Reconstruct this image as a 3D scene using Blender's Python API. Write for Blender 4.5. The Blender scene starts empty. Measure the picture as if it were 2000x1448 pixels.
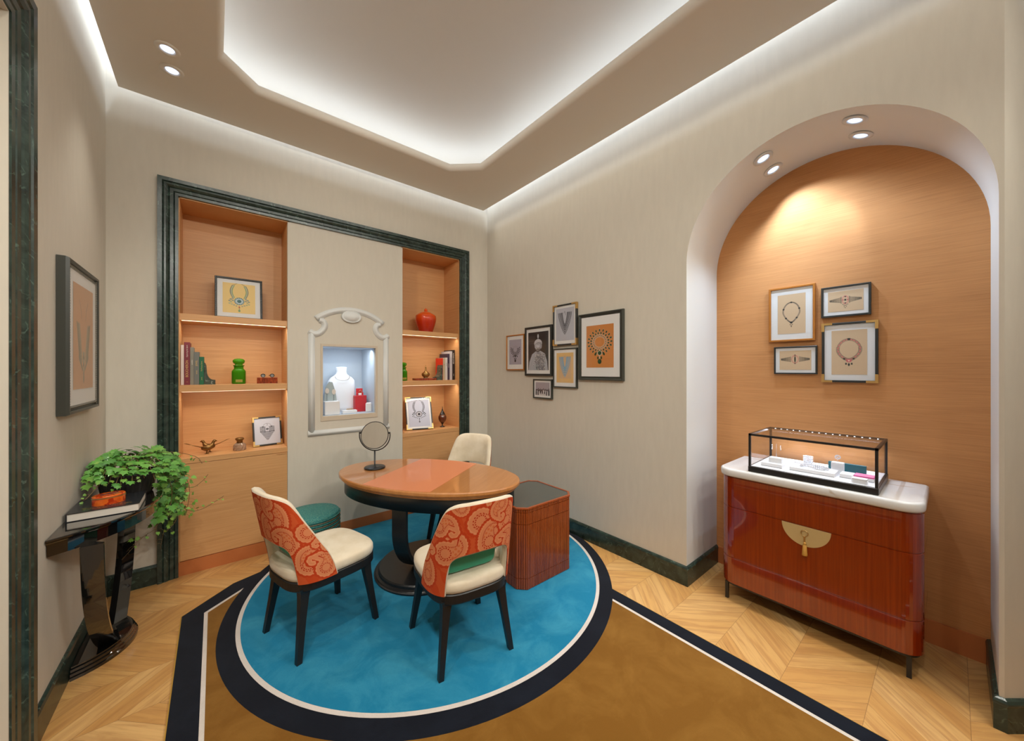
import bpy, math, random
import numpy as np
from math import sin, cos, pi, sqrt, atan2, radians, tan
from mathutils import Vector, Matrix
random.seed(7)
SC = bpy.context.scene
COL = SC.collection

# ---------------------------------------------------------------- camera
H = 1.5
TH = atan2(580, 706)
cd = bpy.data.cameras.new('camera'); cam = bpy.data.objects.new('camera', cd); COL.objects.link(cam)
cd.sensor_fit = 'HORIZONTAL'; cd.sensor_width = 36.0; cd.lens = 36.0 * 706 / 2000
cd.clip_start = 0.02
cam.location = (0, 0, H); cam.rotation_euler = (pi/2, 0, -TH)
SC.camera = cam
# ---------------------------------------------------------------- world, exposure
SC.view_settings.view_transform = 'Standard'; SC.view_settings.look = 'None'
SC.view_settings.gamma = 1.0; SC.view_settings.use_curve_mapping = False
SC.view_settings.exposure = 0.38
W = bpy.data.worlds.new('world'); SC.world = W; W.use_nodes = True
W.node_tree.nodes['Background'].inputs[0].default_value = (1, 0.95, 0.88, 1)
W.node_tree.nodes['Background'].inputs[1].default_value = 0.05
SC.cycles.max_bounces = 10; SC.cycles.diffuse_bounces = 6; SC.cycles.glossy_bounces = 5
SC.cycles.transparent_max_bounces = 12; SC.cycles.transmission_bounces = 6
SC.cycles.sample_clamp_indirect = 6.0
SC.cycles.caustics_reflective = False; SC.cycles.caustics_refractive = False

# room dimensions (metres)
XL, XR, YB, YF = -0.56, 2.54, 3.56, -1.7
ZS, ZC = 3.38, 3.72
COOL = (0.72, 0.84, 1.0); WARM = (1.0, 0.90, 0.76); NEUT = (.96, 0.93, 0.84)

def area(name, loc, direc, sx, sy, power, color, spread=180, up=None):
    l = bpy.data.lights.new(name, 'AREA'); l.shape = 'RECTANGLE'; l.size = sx; l.size_y = sy
    l.energy = power; l.color = color; l.spread = radians(spread)
    o = bpy.data.objects.new(name, l); COL.objects.link(o); o.location = loc
    d = Vector(direc).normalized()
    if up is None:
        o.rotation_euler = d.to_track_quat('-Z', 'Y').to_euler()
    else:                                   # up = direction of the long (size) axis
        x = Vector(up).normalized(); z = -d; y = z.cross(x).normalized(); x = y.cross(z)
        o.rotation_euler = Matrix((x, y, z)).transposed().to_euler()
    return o
def spot(name, loc, target, power, color, size=60, blend=0.6, rad=0.02):
    l = bpy.data.lights.new(name, 'SPOT'); l.energy = power; l.color = color
    l.spot_size = radians(size); l.spot_blend = blend; l.shadow_soft_size = rad
    o = bpy.data.objects.new(name, l); COL.objects.link(o); o.location = loc
    o.rotation_euler = (Vector(target) - Vector(loc)).to_track_quat('-Z', 'Y').to_euler()
    return o

# perimeter cove: LED lines lying on the dropped ceiling, washing the walls through the gap
GL, GR, GB, GF = XL + .065, XR - .10, YB - .06, YF + .1     # edge of the dropped ceiling
CP = 1.7
area('cove_light_back', ((GL+GR)/2, GB-.06, ZS+.22), (0, 1, -.5), GR-GL, .03, CP*(GR-GL), COOL, 180, (1, 0, 0))
area('cove_light_right', (GR-.08, (GB+GF)/2, ZS+.22), (1, 0, -.5), GB-GF, .03, CP*(GB-GF), COOL, 180, (0, 1, 0))
area('cove_light_left', (GL+.06, (GB+GF)/2, ZS+.22), (-1, 0, -.5), GB-GF, .03, CP*(GB-GF), COOL, 180, (0, 1, 0))
area('cove_light_front', ((GL+GR)/2, GF+.045, ZS+.10), (0, -1, -.25), GR-GL, .03, CP*(GR-GL), COOL, 180, (1, 0, 0))
area('cove_downlight_right', (XR-.05, 1.2, ZS+.02), (-.12, 0, -1), 4.4, .015, 7.0, NEUT, 50, (0, 1, 0))
# tray cove
TRAY = [(.04, -.95), (.23, -1.14), (1.72, -1.14), (1.91, -.95), (1.91, 2.79), (1.70, 2.98), (.23, 2.98), (.04, 2.80)]
tc = Vector((.975, .92))
TP = .68; SPK = .98
for i in range(8):
    a = Vector(TRAY[i]); b = Vector(TRAY[(i+1) % 8]); m = (a+b)/2; d = (b-a)
    n = Vector((d.y, -d.x)).normalized()
    if n.dot(tc-m) < 0: n = -n
    p = m - n*.36
    L = d.length + .28
    area('tray_light', (p.x, p.y, ZS+.07), (n.x*.35, n.y*.35, 1), L, .03, TP*L, COOL, 180, (d.x, d.y, 0))
# recessed spots: a visible pair, the rest added out of view as fill (their housings are built further down)
DOWN = [(-.215, 2.91), (-.208, 3.10), (-.215, 1.75), (-.215, .9), (-.215, -.1), (-.215, -1.0), (2.18, .28), (2.18, -.5), (2.18, -1.2), (.5, -1.42), (1.4, -1.42)]
SPOTS = [
    ((-.215, 2.91, ZS-.02), (-.15, 3.0, .6), 18, 75, NEUT),
    ((-.208, 3.10, ZS-.02), (-.50, 2.9, 1.5), 8, 60, NEUT),
    ((-.215, 1.75, ZS-.02), (1.9, 3.0, 1.2), 55, 130, NEUT),
    ((-.215, .9, ZS-.02), (.3, 1.9, 0), 80, 120, NEUT),
    ((-.215, -.1, ZS-.02), (1.0, .9, 0), 60, 140, NEUT),
    ((-.215, -1.0, ZS-.02), (1.5, 1.8, .6), 40, 110, NEUT),
    ((2.18, .28, ZS-.02), (.9, 2.6, .6), 45, 95, NEUT),
    ((2.18, -.5, ZS-.02), (1.0, 1.2, 0), 70, 90, NEUT),
    ((2.18, -1.2, ZS-.02), (.0, 1.2, 1.5), 60, 140, NEUT),
    ((.5, -1.42, ZS-.02), (.6, 3.0, 1.2), 98, 105, NEUT),
    ((1.4, -1.42, ZS-.02), (.9, 3.0, 1.0), 98, 100, NEUT),
]
for k, (l, t, p, s, c) in enumerate(SPOTS):
    spot('ceiling_spot_and_fill_light', l, t, p*SPK, c, s, 1.0, .05)
ARCHC = (.525, 2.24, .65)     # centre y, centre z, radius of the arch
def archpt(x, ang, r=ARCHC[2]): return (x, ARCHC[0] + r*sin(ang), ARCHC[1] + r*cos(ang))
ADL = [(2.68, -.30), (2.88, -.30), (2.68, .37), (2.88, .37)]
for k, (x, a) in enumerate(ADL):
    p = archpt(x, a, .62)
    tgt = [(3.05, .75, 1.75), (3.05, .55, 1.9), (3.05, .2, .9), (3.05, .9, .9)][k]
    tgt = [(2.62, 1.17, .9), (3.05, .62, 1.9), (3.05, .25, .9), (2.95, -.1, 1.0)][k]
    spot('arch_spot_light', p, tgt, [16, 13, 26, 20][k], (.64, .81, 1.0), [75, 46, 110, 110][k], .6, .012)

# ---------------------------------------------------------------- object helpers
def tag(o, label=None, cat=None, group=None, kind=None):
    if label: o['label'] = label
    if cat: o['category'] = cat
    if group: o['group'] = group
    if kind: o['kind'] = kind
    return o
def thing(name, label, cat, loc=(0, 0, 0), rz=0.0, group=None):
    o = bpy.data.objects.new(name, None); COL.objects.link(o)
    o.location = loc; o.rotation_euler = (0, 0, rz); o.empty_display_size = .05
    return tag(o, label, cat, group)
def kids(o): return [c for c in bpy.data.objects if c.parent == o]
def copy_tree(o, parent=None):
    c = o.copy(); COL.objects.link(c); c.parent = parent
    for ch in kids(o): copy_tree(ch, c)
    return c

class MB:
    def __init__(s): s.v = []; s.f = []; s.m = []; s.sm = []; s.cur = 0
    def face(s, idx, smooth=False): s.f.append(tuple(idx)); s.m.append(s.cur); s.sm.append(smooth)
    def add(s, vs, fs, smooth=False):
        n = len(s.v); s.v += [tuple(p) for p in vs]
        for f in fs: s.face([n+i for i in f], smooth)
        return n
    def box(s, x0, x1, y0, y1, z0, z1, bev=0.0, M=None):
        if x0 > x1: x0, x1 = x1, x0
        if y0 > y1: y0, y1 = y1, y0
        if z0 > z1: z0, z1 = z1, z0
        if bev <= 0:
            vs = [(x0,y0,z0),(x1,y0,z0),(x1,y1,z0),(x0,y1,z0),(x0,y0,z1),(x1,y0,z1),(x1,y1,z1),(x0,y1,z1)]
            fs = [(0,3,2,1),(4,5,6,7),(0,1,5,4),(1,2,6,5),(2,3,7,6),(3,0,4,7)]
        else:
            b = min(bev, (x1-x0)/2.01, (y1-y0)/2.01, (z1-z0)/2.01)
            bm_v = []; c = [(x0,x1),(y0,y1),(z0,z1)]
            vs = []
            idx = {}
            for i in (0,1):
                for j in (0,1):
                    for k in (0,1):
                        p = [c[0][i], c[1][j], c[2][k]]; sg = [1-2*i, 1-2*j, 1-2*k]
                        for a in range(3):
                            q = [p[t] + (0 if t == a else sg[t]*b) for t in range(3)]
                            idx[(i,j,k,a)] = len(vs); vs.append(tuple(q))
            fs = []
            for a in range(3):
                o1, o2 = [(1,2),(2,0),(0,1)][a]
                for e in (0,1):
                    ring = []
                    for (u, w) in ((0,0),(1,0),(1,1),(0,1)):
                        t = [0,0,0]; t[a] = e; t[o1] = u; t[o2] = w
                        ring.append(idx[(t[0],t[1],t[2],a)])
                    fs.append(tuple(ring if e else ring[::-1]))
                for u in (0,1):
                    for w in (0,1):
                        t0 = [0,0,0]; t0[o1] = u; t0[o2] = w; t1 = list(t0); t1[a] = 1
                        q = (idx[(*t0,o1)], idx[(*t1,o1)], idx[(*t1,o2)], idx[(*t0,o2)])
                        fs.append(q if u ^ w ^ 1 else q[::-1])
            for i in (0,1):
                for j in (0,1):
                    for k in (0,1):
                        t = (idx[(i,j,k,0)], idx[(i,j,k,1)], idx[(i,j,k,2)])
                        fs.append(t if (i+j+k) % 2 else t[::-1])
        if M is not None: vs = [tuple(M @ Vector(p)) for p in vs]
        s.add(vs, fs); return s
    def prism(s, pts, z0, z1, axis='z', M=None, smooth=False, cap=True):
        """polygon pts (2D) extruded; axis z: (x,y); axis y: (x,z); axis x: (y,z)"""
        def P(p, h):
            return {'z': (p[0], p[1], h), 'y': (p[0], h, p[1]), 'x': (h, p[0], p[1])}[axis]
        n = len(pts); vs = [P(p, z0) for p in pts] + [P(p, z1) for p in pts]
        if M is not None: vs = [tuple(M @ Vector(p)) for p in vs]
        k = s.add(vs, [])
        for i in range(n): s.face((k+i, k+(i+1) % n, k+n+(i+1) % n, k+n+i), smooth)
        if cap: s.face([k+i for i in range(n)][::-1]); s.face([k+n+i for i in range(n)])
        return s
    def rings(s, rings, closed=True, smooth=True, cap=(False, False)):
        """rings: list of equal-length point lists"""
        n = len(rings[0]); k = s.add([p for r in rings for p in r], [])
        for a in range(len(rings)-1):
            for i in range(n if closed else n-1):
                j = (i+1) % n
                s.face((k+a*n+i, k+a*n+j, k+(a+1)*n+j, k+(a+1)*n+i), smooth)
        if cap[0]: s.face([k+i for i in range(n)][::-1])
        if cap[1]: s.face([k+(len(rings)-1)*n+i for i in range(n)])
        return s
    def lathe(s, prof, c=(0, 0, 0), n=32, sx=1, sy=1, smooth=True, cap=(False, False), M=None):
        R = []
        for r, z in prof:
            ring = [(c[0]+r*sx*cos(2*pi*i/n), c[1]+r*sy*sin(2*pi*i/n), c[2]+z) for i in range(n)]
            if M is not None: ring = [tuple(M @ Vector(p)) for p in ring]
            R.append(ring)
        return s.rings(R, True, smooth, cap)
    def cyl(s, c, r, z0, z1, n=24, sx=1, sy=1, M=None):
        return s.lathe([(0, z0), (r, z0)], c, n, sx, sy, False, M=M).lathe([(r, z0), (r, z1)], c, n, sx, sy, True, M=M).lathe([(r, z1), (0, z1)], c, n, sx, sy, False, M=M)
    def tube(s, path, r, n=8, cap=True, closed=False, rad=None, flat=None):
        P = [Vector(p) for p in path]; m = len(P); R = []
        up = Vector((0, 0, 1)); prev = None
        for i in range(m):
            if closed: t = (P[(i+1) % m] - P[i-1])
            else: t = P[min(i+1, m-1)] - P[max(i-1, 0)]
            t = t.normalized()
            if prev is None:
                a = t.cross(up)
                if a.length < .01: a = t.cross(Vector((1, 0, 0)))
            else: a = prev - t*prev.dot(t)
            a.normalize(); prev = a; b = t.cross(a)
            rr = rad[i] if rad else r
            fx, fy = flat if flat else (1, 1)
            R.append([tuple(P[i] + a*rr*fx*cos(2*pi*j/n) + b*rr*fy*sin(2*pi*j/n)) for j in range(n)])
        if closed: R.append(R[0])
        return s.rings(R, True, True, (cap and not closed, cap and not closed))
    def loft(s, secs, M=None, smooth=False, cap=True):
        if M is not None: secs = [[tuple(M @ Vector(p)) for p in r] for r in secs]
        return s.rings(secs, True, smooth, (cap, cap))
    def sweep_frame(s, path, prof, closed=False, flip=False, smooth=False):
        """path: list of (point, out-vector scaled for the mitre), prof: (a, d) a along out, d along normal; filled by callback"""
        pass
    def build(s, name, mats, parent=None, loc=None, autosmooth=None):
        me = bpy.data.meshes.new(name); me.from_pydata(s.v, [], s.f)
        if not isinstance(mats, (list, tuple)): mats = [mats]
        for m in mats: me.materials.append(m)
        me.polygons.foreach_set('material_index', s.m); me.polygons.foreach_set('use_smooth', s.sm)
        me.update()
        o = bpy.data.objects.new(name, me); COL.objects.link(o)
        if parent is not None: o.parent = parent
        if loc: o.location = loc
        return o
def fixn(o):
    import bmesh
    b = bmesh.new(); b.from_mesh(o.data); bmesh.ops.remove_doubles(b, verts=b.verts, dist=1e-6)
    bmesh.ops.recalc_face_normals(b, faces=b.faces); b.to_mesh(o.data); b.free(); return o
def struct(o): o['kind'] = 'structure'; return o

# ---------------------------------------------------------------- materials
def S(r, g, b):
    f = lambda c: (c/255/12.92) if c/255 <= .04045 else ((c/255+.055)/1.055)**2.4
    return (f(r), f(g), f(b), 1)
MATS = {}
def mat(name, col, rough=.5, metal=0, coat=0, spec=None, sheen=0, coat_rough=.03):
    if name in MATS: return MATS[name]
    m = bpy.data.materials.new(name); m.use_nodes = True; b = m.node_tree.nodes['Principled BSDF']
    b.inputs['Base Color'].default_value = col; b.inputs['Roughness'].default_value = rough
    b.inputs['Metallic'].default_value = metal; b.inputs['Coat Weight'].default_value = coat
    b.inputs['Coat Roughness'].default_value = coat_rough
    if spec is not None: b.inputs['Specular IOR Level'].default_value = spec
    if sheen: b.inputs['Sheen Weight'].default_value = sheen; b.inputs['Sheen Roughness'].default_value = .5
    MATS[name] = m; return m
class N:
    def __init__(s, m): s.m = m; s.t = m.node_tree; s.b = s.t.nodes['Principled BSDF']
    def n(s, typ, **kw):
        x = s.t.nodes.new(typ)
        for k, v in kw.items():
            if k.startswith('i_'): x.inputs[int(k[2:])].default_value = v
            else: setattr(x, k, v)
        return x
    def l(s, a, b): s.t.links.new(a, b)
    def coord(s, scale=(1, 1, 1), kind='Object', rot=(0, 0, 0)):
        c = s.n('ShaderNodeTexCoord'); mp = s.n('ShaderNodeMapping'); mp.inputs['Scale'].default_value = scale
        mp.inputs['Rotation'].default_value = rot
        s.l(c.outputs[kind], mp.inputs[0]); return mp.outputs[0]
    def noise(s, vec, scale=5, detail=3, rough=.55, dist=0):
        x = s.n('ShaderNodeTexNoise'); x.inputs['Scale'].default_value = scale; x.inputs['Detail'].default_value = detail
        x.inputs['Roughness'].default_value = rough; x.inputs['Distortion'].default_value = dist
        s.l(vec, x.inputs['Vector']); return x.outputs['Fac']
    def ramp(s, fac, stops):
        r = s.n('ShaderNodeValToRGB'); e = r.color_ramp.elements
        while len(e) < len(stops): e.new(.5)
        for i, (p, c) in enumerate(stops): e[i].position = p; e[i].color = c
        s.l(fac, r.inputs[0]); return r.outputs[0]
    def mix(s, f, a, b, typ='MIX'):
        x = s.n('ShaderNodeMix', data_type='RGBA', blend_type=typ)
        for sock, v in ((x.inputs[0], f), (x.inputs[6], a), (x.inputs[7], b)):
            if hasattr(v, 'links'): s.l(v, sock)
            else: sock.default_value = v
        return x.outputs[2]
    def math(s, op, a, b=None, c=None):
        x = s.n('ShaderNodeMath', operation=op)
        for i, v in enumerate((a, b, c)):
            if v is None: continue
            if hasattr(v, 'links'): s.l(v, x.inputs[i])
            else: x.inputs[i].default_value = v
        return x.outputs[0]
    def col(s, c): s.l(c, s.b.inputs['Base Color'])
    def bump(s, h, strength=.2, dist=.002):
        x = s.n('ShaderNodeBump'); x.inputs['Strength'].default_value = strength; x.inputs['Distance'].default_value = dist
        s.l(h, x.inputs['Height']); s.l(x.outputs[0], s.b.inputs['Normal'])
def dk(c, k): return (c[0]*k, c[1]*k, c[2]*k, 1)
def grain(name, base, dark, scale, rough=.5, coat=0, kind='Object', big=None, bump=.05, bs=1.0):
    m = mat(name, base, rough, coat=coat); n = N(m)
    v = n.coord(scale, kind); f = n.noise(v, bs, 4, .65, .4)
    c = n.ramp(f, [(.32, dark), (.62, base)])
    if big:
        f2 = n.noise(n.coord(big, kind), 1, 2)
        c = n.mix(n.ramp(f2, [(.3, (.0, .0, .0, 1)), (.8, (.5, .5, .5, 1))]), c, dk(base, 1.25))
    n.col(c)
    if bump: n.bump(f, bump, .001)
    return m
# walls: cream plaster-like fabric
def wallmat(name, c):
    m = mat(name, c, .9, spec=.2); n = N(m)
    f = n.noise(n.coord((30, 30, 6)), 1, 5, .6); g = n.noise(n.coord((1.2, 1.2, 1.2)), 1, 3)
    a = n.mix(n.ramp(f, [(.3, (0, 0, 0, 1)), (.7, (1, 1, 1, 1))]), dk(c, .965), dk(c, 1.02))
    n.col(n.mix(n.ramp(g, [(.35, (0, 0, 0, 1)), (.7, (.35, .35, .35, 1))]), a, dk(c, .94)))
    n.bump(f, .08, .001); return m
M_WALL = wallmat('cream_wall_fabric', (.64, .592, .508, 1))
M_CEIL = mat('ceiling_paint', (.79, .735, .655, 1), .95, spec=.1)
M_TRAY = mat('tray_paint', (.74, .71, .67, 1), .95, spec=.1)
M_PLAST = mat('white_plaster', (.69, .70, .69, 1), .55)
def marble(name, base, mid, vein, s=3.0, rough=.2):
    m = mat(name, base, rough); n = N(m)
    v = n.coord((1, 1, 1)); f = n.noise(v, s, 6, .6, 1.2)
    a = n.ramp(f, [(.35, base), (.7, mid)])
    w = n.n('ShaderNodeTexWave', wave_type='BANDS', bands_direction='DIAGONAL')
    w.inputs['Scale'].default_value = s*.55; w.inputs['Distortion'].default_value = 14; w.inputs['Detail'].default_value = 4
    w.inputs['Detail Scale'].default_value = 1.6; n.l(v, w.inputs['Vector'])
    vm = n.ramp(w.outputs['Fac'], [(0, (0, 0, 0, 1)), (.955, (0, 0, 0, 1)), (1.0, (1, 1, 1, 1))])
    g = n.noise(v, s*2.5, 3); vm2 = n.mix(1.0, vm, n.ramp(g, [(.45, (0, 0, 0, 1)), (.62, (1, 1, 1, 1))]), 'MULTIPLY')
    n.col(n.mix(vm2, a, vein)); return m
M_GREEN = marble('green_marble', (.014, .024, .020, 1), (.040, .068, .054, 1), (.075, .125, .10, 1), 11.0, .26)
M_MARBLE = marble('white_marble', (.74, .735, .73, 1), (.68, .66, .64, 1), (.46, .36, .24, 1), 3.0, .15)
M_VENEER = grain('niche_veneer', S(209, 158, 106), S(191, 138, 85), (3, 3, 160), .45, 0, bs=1, big=(1, 1, 3))
M_STRIP = mat('orange_base_strip', S(190, 112, 62), .5)
M_GRASS = grain('grasscloth_orange', S(198, 140, 86), S(178, 120, 70), (4, 4, 210), .75, big=(2, 2, 5), bump=.3)
M_BLACK = mat('black_metal', (.012, .012, .013, 1), .35, .0, spec=.5)
M_BLACKW = mat('black_stained_wood', (.010, .009, .009, 1), .42)
M_LACQ = mat('black_lacquer', (.006, .006, .006, 1), .04, coat=1)
M_CREAM = mat('cream_fabric', S(222, 208, 184), .85, spec=.2, sheen=.3)
_n = N(M_CREAM); _f = _n.noise(_n.coord((1, 1, 1)), 260, 2); _n.bump(_f, .15, .0006)
_g = _n.noise(_n.coord((1, 1, 1)), 9, 4); _n.col(_n.mix(_n.ramp(_g, [(.4, (0, 0, 0, 1)), (.75, (1, 1, 1, 1))]), S(222, 209, 187), S(206, 190, 162)))
M_TEALC = mat('green_satin_fabric', S(26, 150, 118), .5, sheen=.2)
M_GOLD = mat('brushed_brass', (.72, .52, .25, 1), .28, 1)
M_GOLDP = mat('pale_brass_plate', (.62, .47, .22, 1), .5, .35)
M_GOLDF = mat('gilt_frame', (.62, .38, .13, 1), .35, .8)
M_GLASSP = None
def paneglass(name, f0=.02, f1=.45):
    m = bpy.data.materials.new(name); m.use_nodes = True; t = m.node_tree; t.nodes.clear()
    o = t.nodes.new('ShaderNodeOutputMaterial'); mx = t.nodes.new('ShaderNodeMixShader')
    tr = t.nodes.new('ShaderNodeBsdfTransparent'); gl = t.nodes.new('ShaderNodeBsdfGlossy'); gl.inputs['Roughness'].default_value = .02
    g = t.nodes.new('ShaderNodeNewGeometry'); vm = t.nodes.new('ShaderNodeVectorMath'); vm.operation = 'DOT_PRODUCT'
    t.links.new(g.outputs['Normal'], vm.inputs[0]); t.links.new(g.outputs['Incoming'], vm.inputs[1])
    def mth(op, a, b=None):
        x = t.nodes.new('ShaderNodeMath'); x.operation = op
        for i, v in enumerate((a, b)):
            if v is None: continue
            if hasattr(v, 'links'): t.links.new(v, x.inputs[i])
            else: x.inputs[i].default_value = v
        return x.outputs[0]
    c = mth('ABSOLUTE', vm.outputs['Value']); F_ = mth('ADD', mth('MULTIPLY', mth('POWER', mth('SUBTRACT', 1.0, c), 5.0), f1), f0)
    t.links.new(F_, mx.inputs[0]); t.links.new(tr.outputs[0], mx.inputs[1]); t.links.new(gl.outputs[0], mx.inputs[2])
    t.links.new(mx.outputs[0], o.inputs[0]); return m
M_PANE = paneglass('clear_pane')
def emis(name, c, s):
    m = bpy.data.materials.new(name); m.use_nodes = True; b = m.node_tree.nodes['Principled BSDF']
    b.inputs['Base Color'].default_value = (0, 0, 0, 1); b.inputs['Emission Color'].default_value = c; b.inputs['Emission Strength'].default_value = s
    return m
M_LED = emis('led_line', (1, .78, .52, 1), 2.2)
M_LENS = emis('lamp_lens', (.62, .74, 1, 1), 1.6)
M_VC = None
def vcmat(name, rough=.6, coat=0.0, spec=.3):
    m = mat(name, (1, 1, 1, 1), rough, coat=coat, spec=spec); n = N(m)
    a = n.n('ShaderNodeAttribute', attribute_name='Col'); n.col(a.outputs['Color']); return m
M_PRINT = vcmat('printed_paper', .6)
M_PAIS = vcmat('paisley_jacquard', .75)
M_MATB = mat('white_mat_board', (.80, .80, .80, 1), .8)
# ---------------------------------------------------------------- floor (oak chevron)
def floor_material():
    m = mat('oak_chevron', S(190, 140, 84), .32, coat=.25, coat_rough=.12); n = N(m)
    c = n.n('ShaderNodeTexCoord'); sx = n.n('ShaderNodeSeparateXYZ'); n.l(c.outputs['Object'], sx.inputs[0])
    X, Y = sx.outputs[0], sx.outputs[1]
    Wd, h = .29, .128
    yn = n.math('DIVIDE', n.math('SUBTRACT', Y, .24 - 2.9), Wd)       # first column starts at y = .24
    ci = n.math('FLOOR', yn); fy = n.math('MULTIPLY', n.math('FRACT', yn), Wd)
    odd = n.math('MODULO', ci, 2.0)
    # even columns run down-right (x+y), odd columns up-right (x-y)
    k = n.math('SUBTRACT', n.math('MULTIPLY', odd, -2.0), -1.0)
    q = n.math('ADD', X, n.math('MULTIPLY', k, fy))
    q = n.math('ADD', q, n.math('MULTIPLY', odd, Wd))
    pn = n.math('DIVIDE', n.math('ADD', q, 20.0), h); pi_ = n.math('FLOOR', pn); pf = n.math('FRACT', pn)
    cv = n.n('ShaderNodeCombineXYZ'); n.l(pi_, cv.inputs[0]); n.l(ci, cv.inputs[1])
    wn = n.n('ShaderNodeTexWhiteNoise', noise_dimensions='3D'); n.l(cv.outputs[0], wn.inputs['Vector'])
    # along-plank coordinate
    al = n.math('SUBTRACT', X, n.math('MULTIPLY', k, Y))
    gv = n.n('ShaderNodeCombineXYZ'); n.l(n.math('MULTIPLY', al, 2.2), gv.inputs[0]); n.l(n.math('MULTIPLY', q, 26.0), gv.inputs[1])
    n.l(n.math('MULTIPLY', wn.outputs['Value'], 31.0), gv.inputs[2])
    g = n.noise(gv.outputs[0], 1.0, 5, .6, .7)
    base = n.ramp(wn.outputs['Value'], [(0, S(198, 148, 86)), (.5, S(208, 161, 98)), (1, S(217, 174, 114))])
    col = n.mix(n.ramp(g, [(.36, (.5, .5, .5, 1)), (.58, (0, 0, 0, 1))]), base, S(160, 108, 62))
    kn = n.noise(gv.outputs[0], .55, 2, .5, 1.5)
    col = n.mix(n.ramp(kn, [(.70, (0, 0, 0, 1)), (.80, (.6, .6, .6, 1))]), col, S(110, 64, 38))
    # joints
    e1 = n.math('LESS_THAN', n.math('MINIMUM', pf, n.math('SUBTRACT', 1.0, pf)), .008)
    e2 = n.math('LESS_THAN', n.math('MINIMUM', n.math('FRACT', yn), n.math('SUBTRACT', 1.0, n.math('FRACT', yn))), .0035)
    col = n.mix(n.math('MULTIPLY', n.math('MAXIMUM', e1, e2), .55), col, S(92, 58, 34))
    n.col(col); n.bump(g, .04, .001); return m
M_FLOOR = floor_material()
m = MB(); m.box(-.8, 3.3, YF-.2, 3.9, -.05, 0); fl = struct(m.build('floor', M_FLOOR))

# ---------------------------------------------------------------- walls
def quad(mb, a, b, c, d): mb.add([a, b, c, d], [(0, 1, 2, 3)])
# back wall with the opening for the fitted display wall
m = MB(); OX0, OX1, OZ = -.205, 2.155, 2.765
m.box(XL-.05, OX0-.03, YB, YB+.4, 0, ZC+.1); m.box(OX1+.03, XR+.0, YB, YB+.4, 0, ZC+.1); m.box(OX0-.03, OX1+.03, YB, YB+.4, OZ+.03, ZC+.1)
struct(m.build('wall_back', M_WALL))
# left wall with the cased opening near the camera
LX = -.545
m = MB()
m.box(XL-.1, XL, 2.10, YB+.05, 0, ZC+.1); m.box(XL-.1, XL, YF-.1, 2.10, 2.76, ZC+.1); m.box(XL-.1, XL, YF-.1, .55, 0, 2.76)
m.box(XL-.14, XL-.05, .5, 2.14, 0, 2.8)
struct(m.build('wall_left', M_WALL))
m = MB(); m.box(XL-.1, XR+.8, YF-.1, YF, 0, ZC+.1); struct(m.build('wall_front', M_WALL))
# right wall with arch
AY, AZ, AR = ARCHC; y0a, y1a = AY-AR, AY+AR
m = MB(); NA = 48
arc = [(AY - AR*cos(pi*i/NA), AZ + AR*sin(pi*i/NA)) for i in range(NA+1)]     # from right (low y) to left
TOP = ZC+.1
yend = -.139
m.add([(XR, y1a, 0), (XR, YB+.05, 0), (XR, YB+.05, TOP), (XR, y1a, TOP)], [(0, 1, 2, 3)])
for i in range(NA):
    (ya, za), (yb, zb) = arc[i], arc[i+1]
    m.add([(XR, ya, za), (XR, yb, zb), (XR, yb, TOP), (XR, ya, TOP)], [(0, 1, 2, 3)])
m.add([(XR, yend, 0), (XR, y0a, 0), (XR, y0a, TOP), (XR, yend, TOP)], [(0, 1, 2, 3)])
# splayed return to the right of the arch, opening beyond it
Rv = Vector((cos(TH), -sin(TH), 0))
p0 = Vector((XR, yend, 0)); p1 = p0 + Rv*.085; p2 = p0 + Rv*.6; p3 = Vector((p2.x, YF-.1, 0))
m.add([tuple(p0), tuple(p1), tuple(p1+Vector((0, 0, TOP))), tuple(p0+Vector((0, 0, TOP)))], [(0, 1, 2, 3)])
m.add([(p1.x, p1.y, 2.05), (p2.x, p2.y, 2.05), (p2.x, p2.y, TOP), (p1.x, p1.y, TOP)], [(0, 1, 2, 3)])
m.add([tuple(p2), tuple(p3), (p3.x, p3.y, TOP), (p2.x, p2.y, TOP)], [(0, 1, 2, 3)])
struct(m.build('wall_right', M_WALL))
m = MB(); q1 = p1 + Vector((.04, .05, 0)); q2 = p2 + Vector((.04, .05, 0))
m.add([tuple(q1), tuple(q2), (q2.x, q2.y, 2.06), (q1.x, q1.y, 2.06)], [(0, 1, 2, 3)])
struct(m.build('wall_side_opening', M_GRASS))
# arch reveal (pale plaster) and niche back
XN = 3.05
m = MB()
pr = [(y0a, 0)] + arc + [(y1a, 0)]
for i in range(len(pr)-1):
    (ya, za), (yb, zb) = pr[i], pr[i+1]
    m.add([(XR, ya, za), (XN+.01, ya, za), (XN+.01, yb, zb), (XR, yb, zb)], [(0, 1, 2, 3)], smooth=True)
o = m.build('wall_arch_reveal', M_PLAST); struct(fixn(o))
m = MB(); m.box(XN, XN+.05, y0a-.1, y1a+.1, 0, 2.95); struct(m.build('wall_niche', M_GRASS))
m = MB(); m.box(XN-.012, XN+.001, y0a, y1a, 0, .125); struct(m.build('baseboard_niche', M_STRIP))

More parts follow.
